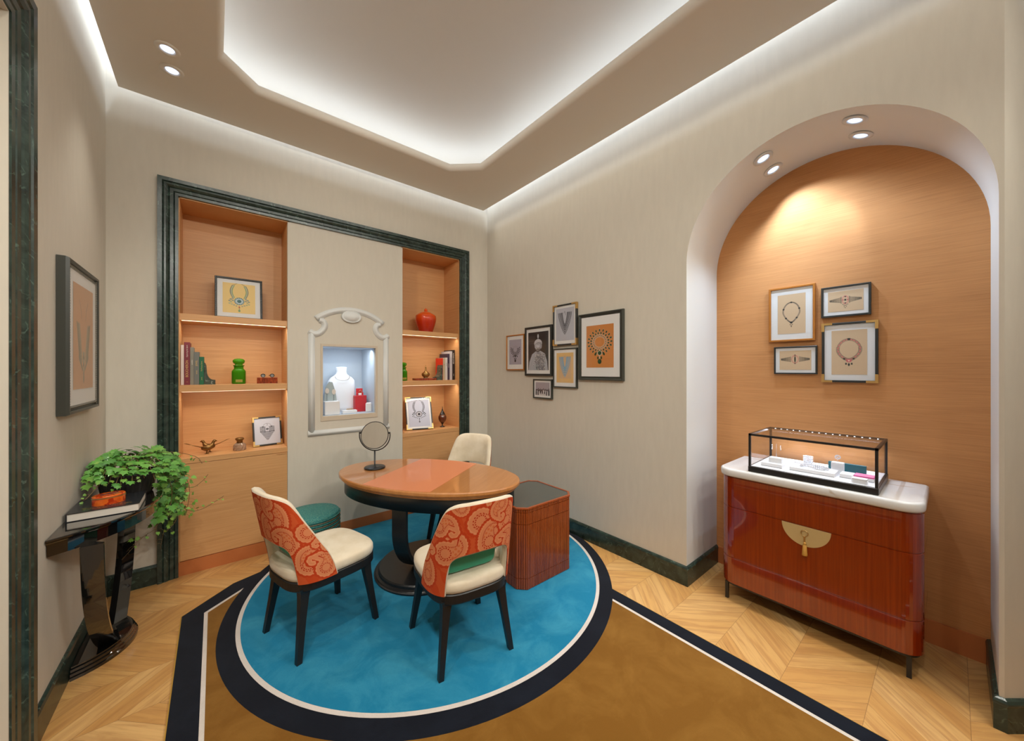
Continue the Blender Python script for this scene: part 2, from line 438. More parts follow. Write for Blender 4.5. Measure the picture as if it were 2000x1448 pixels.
# ---------------------------------------------------------------- ceiling
m = MB()
outer = [(GL, GF), (GR, GF), (GR, GB), (GL, GB)]
OC = [(GL, GF), (GL, GF), (GR, GF), (GR, GF), (GR, GB), (GR, GB), (GL, GB), (GL, GB)]
def inset(pts, d, c=tc):
    out = []; n = len(pts)
    for i in range(n):
        a, b, e = Vector(pts[i-1]), Vector(pts[i]), Vector(pts[(i+1) % n])
        n1 = Vector((b.y-a.y, a.x-b.x)).normalized(); n2 = Vector((e.y-b.y, b.x-e.x)).normalized()
        if n1.dot(c-(a+b)/2) < 0: n1 = -n1
        if n2.dot(c-(b+e)/2) < 0: n2 = -n2
        k = (n1+n2); k = k / max(.2, (1+n1.dot(n2)))
        out.append(tuple(b + k*d))
    return out
# underside ring between the rectangle and the octagonal tray
lip = []
for a in range(0, 7):
    t = a/6*pi*.5 ; lip.append((-.035+.035*sin(t), .035*(1-cos(t))))
lip += [(0, .045)]
for a in range(1, 7):
    t = a/6*pi*.5; lip.append((-.02*(1-cos(t)), .045+.015*sin(t)))
lip += [(-.36, .060), (-.36, .04)]
oct_rings = []
for d, z in lip: oct_rings.append([(x, y, ZS+z) for x, y in inset(TRAY, d)])
rect = [(GL, GF, ZS), (GL+.5, GF, ZS), (GR-.5, GF, ZS), (GR, GF, ZS), (GR, GB, ZS), (GR-.5, GB, ZS), (GL+.5, GB, ZS), (GL, GB, ZS)]
m.rings([rect, oct_rings[0]], True, False)
m.rings([[(x, y, z+.02) for x, y, z in rect], rect], True, False)
m.rings([[(x, y, z+.02) for x, y, z in rect], [(x, y, ZS+.02) for x, y in inset(TRAY, -.36)]], True, False)
m.rings(oct_rings, True, True)
struct(fixn(m.build('ceiling_dropped', M_CEIL)))
m = MB(); m.box(-.9, 3.5, YF-.2, 4.0, ZC, ZC+.05); struct(m.build('ceiling', M_TRAY))

def ring_fixture(name, loc, direc, label, group, r=.058):
    """recessed adjustable spot: trim ring, recess and lens"""
    z = -Vector(direc).normalized(); M = z.to_track_quat('Z', 'Y').to_matrix().to_4x4()
    t = thing(name, label, 'ceiling spotlight', loc, 0, group); t.matrix_world = Matrix.Translation(loc) @ M
    a = MB(); a.lathe([(r, .0), (r, -.004), (r*.62, -.006), (r*.60, -.001), (r*.55, .012)], n=28); fixn(a.build('trim_ring', M_CEIL if 'arch' not in label else M_PLAST, t))
    b = MB(); b.lathe([(r*.56, .002), (r*.52, -.002), (0, -.002)], n=24); b.build('lens', M_LENS, t)
    return t
for k, (x, y) in enumerate(DOWN):
    lab = {0: 'recessed round ceiling spot nearer the camera, left side of the dropped ceiling', 1: 'recessed round ceiling spot nearer the back wall, left side of the dropped ceiling'}.get(k, 'added round fill spot in the ceiling, out of view')
    if k < 2: ring_fixture('ceiling_spot_and_fill_fixture', (x, y, ZS-.0005), (0, 0, -1), lab, 'spots in the dropped ceiling')
    else: ring_fixture('ceiling_spot_and_fill_fixture', (x, y, ZS-.0005), (0, 0, -1), 'added round fill spot in the ceiling, out of view above the viewer', 'added fill spots in the dropped ceiling')  # unseen fittings added to go with the fill spots
al = ['upper left spot of the four in the arch soffit, nearer the room', 'right spot pair in the arch soffit, inner one', '', '']
al = ['front spot of the right hand pair recessed in the arch soffit', 'inner spot of the right hand pair recessed in the arch soffit', 'front spot of the left hand pair recessed in the arch soffit', 'inner spot of the left hand pair recessed in the arch soffit']
for k, (x, a) in enumerate(ADL):
    p = archpt(x, a, AR-.003); ring_fixture('arch_spotlight', p, (0, -sin(a), -cos(a)), al[k], 'spots in the arch soffit', .055)

# ---------------------------------------------------------------- baseboards
BBP = [(0, 0), (.015, 0), (.015, .108), (.017, .112), (.017, .120), (.012, .130), (.004, .135), (0, .135)]
def baseboard(name, pts, inward):
    """pts: polyline along the wall foot, inward: per-vertex offset direction (already mitre-scaled)"""
    m = MB(); R = []
    for p, n in zip(pts, inward): R.append([(p[0]+n[0]*a, p[1]+n[1]*a, z) for a, z in BBP])
    m.rings(R, True, False, (True, True)); return struct(fixn(m.build(name, M_GREEN)))
baseboard('baseboard_left', [(XL, 2.24), (XL, YB)], [(1, 0), (1, 0)])
baseboard('baseboard_back', [(XL, YB), (-.303, YB)], [(0, -1), (0, -1)])
baseboard('baseboard_back_right', [(2.258, YB), (XR, YB)], [(0, -1), (0, -1)])
baseboard('baseboard_right', [(XR, YB), (XR, y1a), (XN-.01, y1a)], [(-1, 0), (-1, -1), (0, -1)])
k = Vector((-1, 0)); rn = Vector((-sin(TH), -cos(TH)))
e = (Vector((-1, 0)) + rn) / (1 + Vector((-1, 0)).dot(rn))
baseboard('baseboard_arch_right', [(XN-.01, y0a), (XR, y0a), (XR, yend), (p1.x, p1.y)], [(0, 1), (-1, 1), (e.x, e.y), (rn.x, rn.y)])

# ---------------------------------------------------------------- marble casings
CAS = [(0, -.03), (0, .010), (.010, .014), (.016, .008), (.022, .014), (.040, .016), (.052, .022), (.060, .018), (.068, .026), (.088, .034), (.104, .034), (.108, .028), (.108, -.03)]
CAS = [(0, -.03), (0, .006), (.018, .008), (.022, .004), (.026, .010), (.044, .013), (.048, .009), (.054, .017), (.064, .024), (.074, .026), (.080, .022), (.084, .030), (.108, .032), (.108, -.03)]
def casing(name, a0, a1, zt, to3, w=1.0):
    """U-shaped casing around an opening; a = coordinate along wall, outward profile"""
    m = MB()
    def sec(pt, dirn): return [to3(pt[0]+dirn[0]*q*w, pt[1]+dirn[1]*q*w, d) for q, d in CAS]
    m.rings([sec((a0, 0), (-1, 0)), sec((a0, zt), (-1, 1)), sec((a1, zt), (1, 1)), sec((a1, 0), (1, 0))], True, False, (True, True))
    return struct(fixn(m.build(name, M_GREEN)))
casing('trim_1', -.205, 2.155, 2.765, lambda a, z, d: (a, YB-d+.0, z))
casing('trim_2', .62, 2.105, 2.765, lambda a, z, d: (XL+d, a, z), 1.22)
m = MB(); m.box(XL-.05, XL-.02, .6, 2.12, 0, 2.77); struct(m.build('door_1', M_WALL))

# ---------------------------------------------------------------- fitted display wall
UY, UD = 3.572, 3.92          # front plane, back plane of the recesses
def shelf_unit(x0, x1, label, hand_x):
    t = thing('shelf_unit', label, 'built-in shelves', ((x0+x1)/2, UY, 0)); ox = (x0+x1)/2
    def P(name, bx, mt=M_VENEER, par=t, bev=0):
        a = MB(); a.box(bx[0]-ox, bx[1]-ox, bx[2]-UY, bx[3]-UY, bx[4], bx[5], bev); return a.build(name, mt, par)
    P('back_panel', (x0, x1, UD, UD+.015, .8, 2.77))
    P('side_panel', (x0-.012, x0, UY+(.031 if x0 > 1 else 0), UD+.015, 0, 2.77)); P('side_panel', (x1, x1+.012, UY+(.031 if x1 < 1 else 0), UD+.015, 0, 2.77))
    P('top_panel', (x0-.012, x1+.012, UY, UD+.015, 2.757, 2.775))
    for z in (1.895, 1.366):
        s = P('shelf', (x0, x1, UY+.012, UD, z-.024, z+.025), bev=.001)
        l = P('light_strip', (x0+.01, x1-.01, UY+.026, UY+.038, z-.0262, z-.0235), M_LED, s)
        area('shelf_light', (ox, UY+.04, z-.03), (0, .35, -1), x1-x0-.04, .012, 0.85*(x1-x0)/.67, WARM, 170, (1, 0, 0))
    area('shelf_light', (ox, UY+.05, 2.752), (0, .35, -1), x1-x0-.04, .012, .08*(x1-x0)/.67, WARM, 170, (1, 0, 0))
    P('worktop', (x0, x1, UY, UD, .812, .852), bev=.001)
    d = P('door', (x0+.001, x1-.001, UY, UY+.02, .104, .809), bev=.001)
    P('handle', (hand_x-.035, hand_x+.035, UY-.006, UY+.004, .800, .8085), M_VENEER, d)
    return t
shelf_unit(-.2, .474, 'orange veneer fitted shelves left of the white display niche', .43)
shelf_unit(1.484, 2.15, 'orange veneer fitted shelves right of the white display niche, in the corner', 1.53)
m = MB(); m.box(-.205, 2.155, UY-.004, UY+.03, 0, .10); struct(m.build('baseboard_display', M_STRIP))
# centre panel with the vitrine opening
VX0, VX1, VZ0, VZ1 = .745, 1.21, 1.088, 1.718
m = MB(); a, b = .474, 1.484
m.box(a+.0008, VX0-.018, UY, UY+.03, .102, 2.77); m.box(VX1+.018, b-.0008, UY, UY+.03, .102, 2.77)
m.box(VX0-.018, VX1+.018, UY, UY+.03, .102, VZ0-.04); m.box(VX0-.018, VX1+.018, UY, UY+.03, VZ1+.02, 2.77)
struct(m.build('wall_display_panel', M_WALL))
t = thing('display_niche', 'lit white display niche framed by a curved plaster moulding in the back wall', 'display niche', (.977, UY, 1.088))
o0 = Vector((.977, UY, 1.088))
def rel(p): return (p[0]-o0.x, p[1]-o0.y, p[2]-o0.z)
# moulding path
def mpath():
    L = []
    cx = .985
    zt = 1.845
    xl, xr = .655, 1.312
    L += [(xl, .945), (xl, zt-.02)]
    arcp = []
    c0 = (xl+.002, zt+.105)
    left = [(xl-.02, zt), (xl+.02, zt-.022), (xl+.06, zt-.012), (xl+.095, zt+.025), (xl+.105, zt+.065), (xl+.09, zt+.095), (xl+.06, zt+.105)]
    top = []
    x1, z1 = xl+.035, zt+.098; R = .47; cxz = 2.062-R
    half = cx-x1
    for i in range(0, 25):
        u = -1+2*i/24; x = cx+u*half; top.append((x, cxz+sqrt(R*R-(x-cx)**2)))
    right = [(2*cx-x, z) for x, z in left[::-1]]
    return xl, xr, zt, left, top, right
xl, xr, zt, left, top, right = mpath()
def smoothp(P, n=4):
    out = []
    for i in range(len(P)-1):
        a = P[max(i-1, 0)]; b = P[i]; c = P[i+1]; d = P[min(i+2, len(P)-1)]
        for k in range(n):
            s_ = k/n
            out.append(tuple(.5*((2*b[q]) + (-a[q]+c[q])*s_ + (2*a[q]-5*b[q]+4*c[q]-d[q])*s_*s_ + (-a[q]+3*b[q]-3*c[q]+d[q])*s_**3) for q in range(len(b))))
    out.append(P[-1]); return out
MP = [(-.026, 0), (-.026, .005), (-.020, .007), (-.016, .014), (-.006, .024), (.006, .024), (.015, .017), (.018, .010), (.026, .007), (.026, 0)]
def mould(path, mb, k=1.0):
    R = []
    n = len(path)
    for i, p in enumerate(path):
        a = Vector(path[max(i-1, 0)]); b = Vector(path[min(i+1, n-1)]); tt = (b-a).normalized(); nn = Vector((-tt.y, tt.x))
        R.append([rel((p[0]+nn.x*q, UY-d*k, p[1]+nn.y*q)) for q, d in MP])
    mb.rings(R, True, True, (True, True))
m = MB()
mould([(xl, .93), (xl, zt+.002)], m, .93); mould([(xr, .93), (xr, zt+.002)], m, .93); mould([(xl-.03, .945), (xr+.03, .945)], m)
mould(smoothp(left), m); mould(top, m); mould(smoothp(right), m)
fixn(m.build('moulding', M_PLAST, t))
m = MB()
R = []
for r_, d in ((1.0, 0), (1.0, .018), (.9, .024), (.82, .018), (.78, .020), (.6, .034), (.3, .042), (.01, .044)):
    R.append([rel((.985+.088*r_*cos(2*pi*i/36), UY-d, 2.0+.056*r_*sin(2*pi*i/36))) for i in range(36)])
m.rings(R, True, True, (True, True)); fixn(m.build('cartouche', M_PLAST, t))
m = MB()
fx0, fx1, fz0, fz1 = VX0-.018, VX1+.018, VZ0-.042, VZ1+.022
for bx in ((fx0, fx1, fz1-.022, fz1), (fx0, fx1, fz0, VZ0), (fx0, VX0, VZ0, VZ1), (VX1, fx1, VZ0, VZ1)):
    m.box(bx[0]-o0.x, bx[1]-o0.x, -.006, .034, bx[2]-o0.z, bx[3]-o0.z, .001)
m.build('window_frame', mat('niche_frame_paint', (.58, .49, .38, 1), .5), t)
M_VIT = mat('vitrine_white', (.52, .58, .64, 1), .6)
m = MB(); vx0, vx1, vz0, vz1, vy1 = VX0-.0, VX1+.0, VZ0-.0, VZ1+.0, 4.0
A = [(vx0, vz0), (vx1, vz0), (vx1, vz1), (vx0, vz1)]
for i in range(4):
    (xa, za), (xb, zb) = A[i], A[(i+1) % 4]
    m.add([rel((xa, UY+.03, za)), rel((xb, UY+.03, zb)), rel((xb, vy1, zb)), rel((xa, vy1, za))], [(0, 1, 2, 3)])
m.add([rel((x, vy1, z)) for x, z in A], [(0, 1, 2, 3)])
fixn(m.build('interior', M_VIT, t))
m = MB(); m.box(VX0-o0.x, VX1-o0.x, .004, .008, VZ0-o0.z, VZ1-o0.z); m.build('glass_pane', M_PANE, t)
area('vitrine_light', ((VX0+VX1)/2, UY+.10, VZ1-.012), (0, .25, -1), 42e-2, .03, 1.35, (.80, .90, 1.0), 170, (1, 0, 0))
spot('vitrine_spot', (1.10, UY+.12, VZ1-.015), (1.2, 3.9, 1.25), 1.2, (.72, .86, 1.0), 40, .5, .006)
# ---------------------------------------------------------------- rug
def rugmat(name, c, c2):
    m = mat(name, c, .95, spec=.05, sheen=.12); n = N(m)
    f = n.noise(n.coord((1, 1, 1)), 420, 2, .7); g = n.noise(n.coord((1, 1, 1)), 4.5, 5, .65, .6)
    a = n.mix(n.ramp(g, [(.42, (0, 0, 0, 1)), (.68, (1, 1, 1, 1))]), c, c2)
    n.col(n.mix(n.ramp(f, [(.3, (.35, .35, .35, 1)), (.6, (0, 0, 0, 1))]), a, dk(c, .6))); n.bump(f, .4, .002); return m
M_RT = rugmat('rug_teal', S(26, 122, 160), S(56, 144, 176)); M_RB = rugmat('rug_black', S(16, 20, 30), S(22, 27, 38))
M_RW = rugmat('rug_white', S(214, 205, 198), S(205, 195, 186)); M_RG = rugmat('rug_ochre', S(122, 82, 28), S(138, 97, 40))
M_RE = mat('rug_binding', S(170, 130, 50), .7)
def clipc(cx, cy, r, n=160):
    P = []
    for i in range(n):
        a = 2*pi*i/n; P.append((min(cx+r*cos(a), 2.518), min(cy+r*sin(a), 3.562)))
    return P
m = MB(); RYF = -1.35
base = [(-.155, RYF), (2.093, RYF), (2.093, 2.2), (1.3, 3.0), (.30, 3.262), (.10, 3.191), (-.155, 2.956)]
m.cur = 0; m.prism([(-.160, RYF), (2.098, RYF), (2.098, 2.2), (1.3, 3.0), (.30, 3.267), (.097, 3.196), (-.160, 2.958)], 0, .009)
m.cur = 1; m.prism(base, 0.001, .0105)
m.cur = 2; m.prism([(-.052, RYF+.1), (2.003, RYF+.1), (2.003, 2.2), (1.2, 2.8), (.23, 3.14), (.178, 3.100), (-.052, 2.915)], .002, .0112)
m.cur = 3; m.prism([(-.034, RYF+.12), (1.984, RYF+.12), (1.984, 2.18), (1.2, 2.7), (.24, 3.10), (.185, 3.082), (-.034, 2.902)], .003, .0119)
m.cur = 1; m.prism(clipc(1.288, 2.474, 1.286), .0, .0126)
m.cur = 2; m.prism(clipc(1.303, 2.504, 1.216), .004, .0132)
m.cur = 4; m.prism(clipc(1.303, 2.504, 1.194), .005, .0138)
rug = tag(m.build('rug', [M_RE, M_RB, M_RW, M_RG, M_RT]), 'large rug with a teal circle, black rings and ochre field on the oak floor', 'rug')
ZR = .0138

# ---------------------------------------------------------------- oval table
TC = Vector((1.241, 2.536)); TA = atan2(-.84, .54)
M_TW = mat('polished_table_wood', S(176, 110, 56), .4, coat=1.0, coat_rough=.0); n = N(M_TW)
f = n.noise(n.coord((40, 2.5, 8)), 1, 4, .6, .4); n.col(n.ramp(f, [(.3, S(174, 112, 56)), (.7, S(188, 126, 70))]))
M_LEATH = mat('apricot_leather', S(206, 128, 88), .5, spec=.3, coat=.25)
t = thing('desk', 'oval polished wood desk on a black curved pedestal, leather strip across its top', 'table', (TC.x, TC.y, ZR), TA)
m = MB(); zt = .72-ZR
prof = [(0, zt), (.985, zt), (.994, zt-.002), (1.0, zt-.008), (1.0, zt-.024), (.985, zt-.028), (.985, zt-.034), (.955, zt-.046), (.955, zt-.054), (.5, zt-.054)]
a_, b_ = .732, .412
def oval(r, z, n=72, a=a_, b=b_, e=2.0): 
    return [((a-(1-r)*.6)*abs(cos(2*pi*i/n))**(2/e)*(1 if cos(2*pi*i/n) >= 0 else -1), (b-(1-r)*.6)*abs(sin(2*pi*i/n))**(2/e)*(1 if sin(2*pi*i/n) >= 0 else -1), z) for i in range(n)]
m.rings([oval(r, z) for r, z in prof[1:]], True, False, (True, True))
fixn(m.build('tabletop', M_TW, t))
m = MB(); m.rings([oval(.93, zt-.054), oval(.93, .570-ZR)], True, True, (False, False)); m.rings([oval(.93, .570-ZR), oval(.90, .570-ZR), oval(.90, zt-.054)], True, False)
fixn(m.build('apron', M_BLACK, t))
m = MB()   # leather strip across the short axis
w = .262; ys = [b_*.985*sqrt(1-(x/(a_*.985))**2)-.004 for x in np.linspace(-w, w, 17)]
xs = list(np.linspace(-w, w, 17)-.01)
pts = [(x, -y) for x, y in zip(xs, ys)] + [(x, y) for x, y in zip(xs[::-1], ys[::-1])]
m.prism(pts, zt-.002, zt+.0015); fixn(m.build('leather_inlay', M_LEATH, t))
# U-shaped pedestal: two bands curving up along the short axis
m = MB()
def uband(x0, x1, th=.022):
    outer, inner = [], []
    R = .235; hw = .345
    for (rr, L) in ((0, outer), (th, inner)):
        P = [(-hw+rr, .70)]
        for i in range(0, 19):
            a = pi + (pi/2)*i/18; P.append(((hw-rr)*cos(a), .393+(hw-rr)*sin(a)))
        P += [(-x, z) for x, z in P[::-1]]
        L += P
    # vertical portion above the curve
    poly_o, poly_i = outer, inner
    n = len(outer)
    s0 = [(x0, y, z) for y, z in outer]; s1 = [(x1, y, z) for y, z in outer]; s2 = [(x1, y, z) for y, z in inner]; s3 = [(x0, y, z) for y, z in inner]
    m.rings([list(q) for q in zip(s0, s1, s2, s3)], True, False, (True, True))
uband(-.055, .055)
fixn(m.build('pedestal', M_BLACK, t))
m = MB(); m.lathe([(0, 0), (.371, 0), (.373, .012), (.366, .016), (.36, .022), (.345, .026), (.343, .042), (.335, .050), (0, .050)], n=64, smooth=False)
fixn(m.build('base', M_BLACK, t))

# vanity mirror
t = thing('table_mirror', 'round black-framed vanity mirror standing on the oval desk', 'mirror', (.985, 2.925, .72+.0018), -TH)
m = MB(); m.lathe([(0, 0), (.078, 0), (.080, .003), (.080, .009), (.077, .012), (.01, .013), (.006, .02), (.006, .140), (0, .140)], n=40); fixn(m.build('stand', M_BLACK, t))
zc = .262; RM = .106
tilt = Matrix.Translation((0, 0, zc)) @ Matrix.Rotation(radians(-11), 4, 'X') @ Matrix.Rotation(radians(3), 4, 'Z')
m = MB(); ap = [(RM+.014)*1.0 for _ in range(1)]
P = [(RM+.016)*1 for _ in range(1)]
path = [((RM+.016)*cos(a), 0, zc+(RM+.016)*sin(a)) for a in [radians(170)+radians(200)*i/40 for i in range(41)]]
m.tube(path, .0042, 8); m.box(-RM-.018, -RM-.002, -.005, .005, zc+.012, zc+.024); m.box(RM+.002, RM+.018, -.005, .005, zc+.012, zc+.024)
m.build('yoke', M_BLACK, t)
m = MB(); Mx = tilt @ Matrix.Rotation(radians(90), 4, 'X')
m.lathe([(0, -.004), (RM, -.004), (RM+.003, -.001), (RM+.003, .004), (RM-.001, .0055), (RM-.003, .003)], n=56, M=Mx); fixn(m.build('frame', M_BLACK, t))
m = MB(); m.lathe([(RM-.002, .0035), (0, .0035)], n=56, M=Mx); fixn(m.build('mirror_glass', mat('mirror_silver', (.86, .87, .86, 1), .02, 1), t))

# ---------------------------------------------------------------- chairs
def paisley(u, h):
    """colour field of the jacquard; arrays in metres"""
    rng = np.random.RandomState(3)
    bg = np.array(S(196, 70, 24)[:3]); mid = np.array(S(206, 100, 52)[:3]); lt = np.array(S(226, 152, 106)[:3]); deep = np.array(S(178, 42, 8)[:3])
    col = np.zeros(u.shape+(3,)); 
    st = np.sin(u*2100+3*np.sin(h*90))*np.sin(h*1900+2*np.sin(u*140))
    blob = np.sin(u*38+1.3)*np.sin(h*41+.4)+.5*np.sin(u*71+h*53)
    k = np.clip(.42+.28*st, 0, 1)*(blob > -.35); col[:] = bg*(1-k[..., None])+mid*k[..., None]
    M = [(-.29, .085, .045, 80, 1), (-.19, .225, .050, 5, 1), (-.235, .35, .040, 60, -1), (-.03, .375, .055, -15, 1), (.03, .255, .052, 105, -1), (.135, .34, .046, 70, 1), (.165, .215, .042, 80, 1), (.235, .10, .045, 100, -1), (.31, .06, .040, 60, 1), (.26, .27, .042, 20, -1), (-.33, .19, .035, 100, -1), (-.09, .165, .03, 190, 1), (.09, .44, .035, 200, 1), (-.13, .45, .03, 160, -1), (.34, .18, .03, 90, 1)]
    for cx, cy, r, ang, ch in M:
        a = radians(ang); X = (u-cx)*cos(a)+(h-cy)*sin(a); Y = (-(u-cx)*sin(a)+(h-cy)*cos(a))*ch
        r *= 1.18; X /= r; Y /= r
        d = np.full(u.shape, 9.)
        tt = np.linspace(0, 1, 26)
        # spine curls round at the tip
        sx_ = 2.5*tt*np.cos(tt*1.2)+.0; sy_ = 1.5*tt**2.4
        cxx = sx_[-1]-.35; 
        rad = 1.0*(1-tt)**.75+.0+.28*tt
        for s1, s2, rr in zip(sx_, sy_, rad): d = np.minimum(d, np.hypot(X-s1, Y-s2)-rr)
        ex, ey = sx_[-1]-.42, sy_[-1]+.05
        for q in np.linspace(0, 3.6, 14):
            d = np.minimum(d, np.hypot(X-(ex+.45*cos(q)*(1-q/9)), Y-(ey+.45*sin(q)*(1-q/9)))-.20)
        ang2 = np.arctan2(Y, X-.8)
        sc = .09*np.abs(np.sin(ang2*13))
        dd = d-sc*.9
        inside = dd < .0
        ring = (d > -.34) | ((d < -.44) & (d > -.9)) | (d < -1.0)
        dots = np.sin(ang2*34) > -.2
        dark = ((d <= -.34) & (d >= -.44)) & dots
        fill = .62+.25*np.sin(u*1500)*np.sin(h*1500)
        # core flower
        rc = np.hypot(X-.02, Y); fl = (np.abs(rc-.46) < .055) & (np.sin(np.arctan2(Y, X)*15) > -.3)
        c = lt*.92*fill[..., None]+mid*(1-fill[..., None])
        tex = np.sin(X*13)*np.sin(Y*13)
        inner = (d < -.44) & (rc > .6) & (tex > .25)
        cc = np.where(inner[..., None], mid*.9+lt*.1, c)
        cc = np.where((dark | fl)[..., None], deep, cc)
        edge = (d > -.06) & (d < .04); cc = np.where(edge[..., None], lt*.8+mid*.2, cc)
        col = np.where(inside[..., None], cc, col)
        halo = (dd >= 0) & (dd < .22); col = np.where(halo[..., None], bg*.6+deep*.4, col)
    return col
def seat_plan(r, n=64, hw=.222, yb=-.235, yf=.252, e=3.6):
    P = []; cy = (yb+yf)/2; hy = (yf-yb)/2
    for i in range(n):
        a = 2*pi*i/n; c, s_ = cos(a), sin(a)
        w = hw-r; d = hy-r
        x = w*abs(c)**(2/e)*(1 if c >= 0 else -1); y = d*abs(s_)**(2/e)*(1 if s_ >= 0 else -1)
        k = 1-.06*(-y/hy) if y < 0 else 1
        P.append((x*(1+.05*(y/hy)), cy+y))
    return P
# back wrap: arc-length table along the rear half of the plan
_T = []; a_s, b_s, e_s = .226, .225, 3.0
acc = 0; prev = None
for i in range(401):
    ph = -pi/2 - pi*.62 + 2*pi*.62*i/400 + 0
    c, s_ = cos(ph), sin(ph)
    p = (a_s*abs(c)**(2/e_s)*(1 if c >= 0 else -1), b_s*abs(s_)**(2/e_s)*(1 if s_ >= 0 else -1))
    if prev: acc += math.hypot(p[0]-prev[0], p[1]-prev[1])
    _T.append((acc, p)); prev = p
_T = [(s_-acc/2, p) for s_, p in _T]
_TS = np.array([s_ for s_, p in _T]); _TX = np.array([p[0] for s_, p in _T]); _TY = np.array([p[1] for s_, p in _T])
CH0 = .40
def wrap(u, h, off):
    """arrays -> xyz; off = outward offset"""
    e = .002
    x = np.interp(u, _TS, _TX); y = np.interp(u, _TS, _TY)
    x1 = np.interp(u+e, _TS, _TX); y1 = np.interp(u+e, _TS, _TY); x0 = np.interp(u-e, _TS, _TX); y0 = np.interp(u-e, _TS, _TY)
    tx, ty = x1-x0, y1-y0; L = np.hypot(tx, ty)+1e-9; nx, ny = ty/L, -tx/L
    t_ = np.clip(h/.47, 0, 1.1)
    k = 1-.065*t_**1.5
    # top curves less: blend towards flatter plan with height
    X = x*k+nx*off; Y = y*(1-.0*t_)-.012-.085*t_**1.1+ny*off
    return X, Y, CH0+h
OUT = [(-.365, 0), (-.357, .06), (-.340, .13), (-.315, .19), (-.286, .26), (-.255, .335), (-.232, .395), (-.205, .440), (-.155, .464), (-.08, .470), (0, .471)]
OUT = OUT + [(-x, z) for x, z in OUT[-2::-1]]
INN = [(-.172, 0), (-.172, .06), (-.170, .12), (-.160, .170), (-.138, .195), (-.10, .205), (-.05, .208), (0, .209)]
INN = INN + [(-x, z) for x, z in INN[-2::-1]]
def resample(P, n):
    P = np.array(smoothp(P, 8)); d = np.r_[0, np.cumsum(np.hypot(*np.diff(P, axis=0).T))]
    t_ = np.linspace(0, d[-1], n); return np.c_[np.interp(t_, d, P[:, 0]), np.interp(t_, d, P[:, 1])]
def sheet(nt, nw, w0, w1):
    O = resample(OUT, nt); I = resample(INN, nt); w = np.linspace(w0, w1, nw)[None, :, None]
    return I[:, None, :]*(1-w)+O[:, None, :]*w            # (nt, nw, 2)
def grid_mesh(name, V, mats, parent, col=None, smooth=True, flip=False):
    nt, nw = V.shape[:2]; me = bpy.data.meshes.new(name)
    v = V.reshape(-1, 3); i = np.arange(nt*nw).reshape(nt, nw)
    q = np.stack([i[:-1, :-1], i[1:, :-1], i[1:, 1:], i[:-1, 1:]], -1).reshape(-1, 4)
    if flip: q = q[:, ::-1]
    me.vertices.add(len(v)); me.vertices.foreach_set('co', v.astype(np.float32).ravel())
    me.loops.add(q.size); me.loops.foreach_set('vertex_index', q.ravel().astype(np.int32))
    me.polygons.add(len(q)); me.polygons.foreach_set('loop_start', np.arange(0, q.size, 4, dtype=np.int32))
    me.polygons.foreach_set('loop_total', np.full(len(q), 4, dtype=np.int32))
    me.polygons.foreach_set('use_smooth', np.full(len(q), smooth))
    me.update(calc_edges=True); me.validate()
    if col is not None:
        a = me.color_attributes.new('Col', 'FLOAT_COLOR', 'POINT')
        a.data.foreach_set('color', np.c_[col.reshape(-1, 3), np.ones(nt*nw)].astype(np.float32).ravel())
    me.materials.append(mats)
    o = bpy.data.objects.new(name, me); COL.objects.link(o)
    if parent is not None: o.parent = parent
    return o
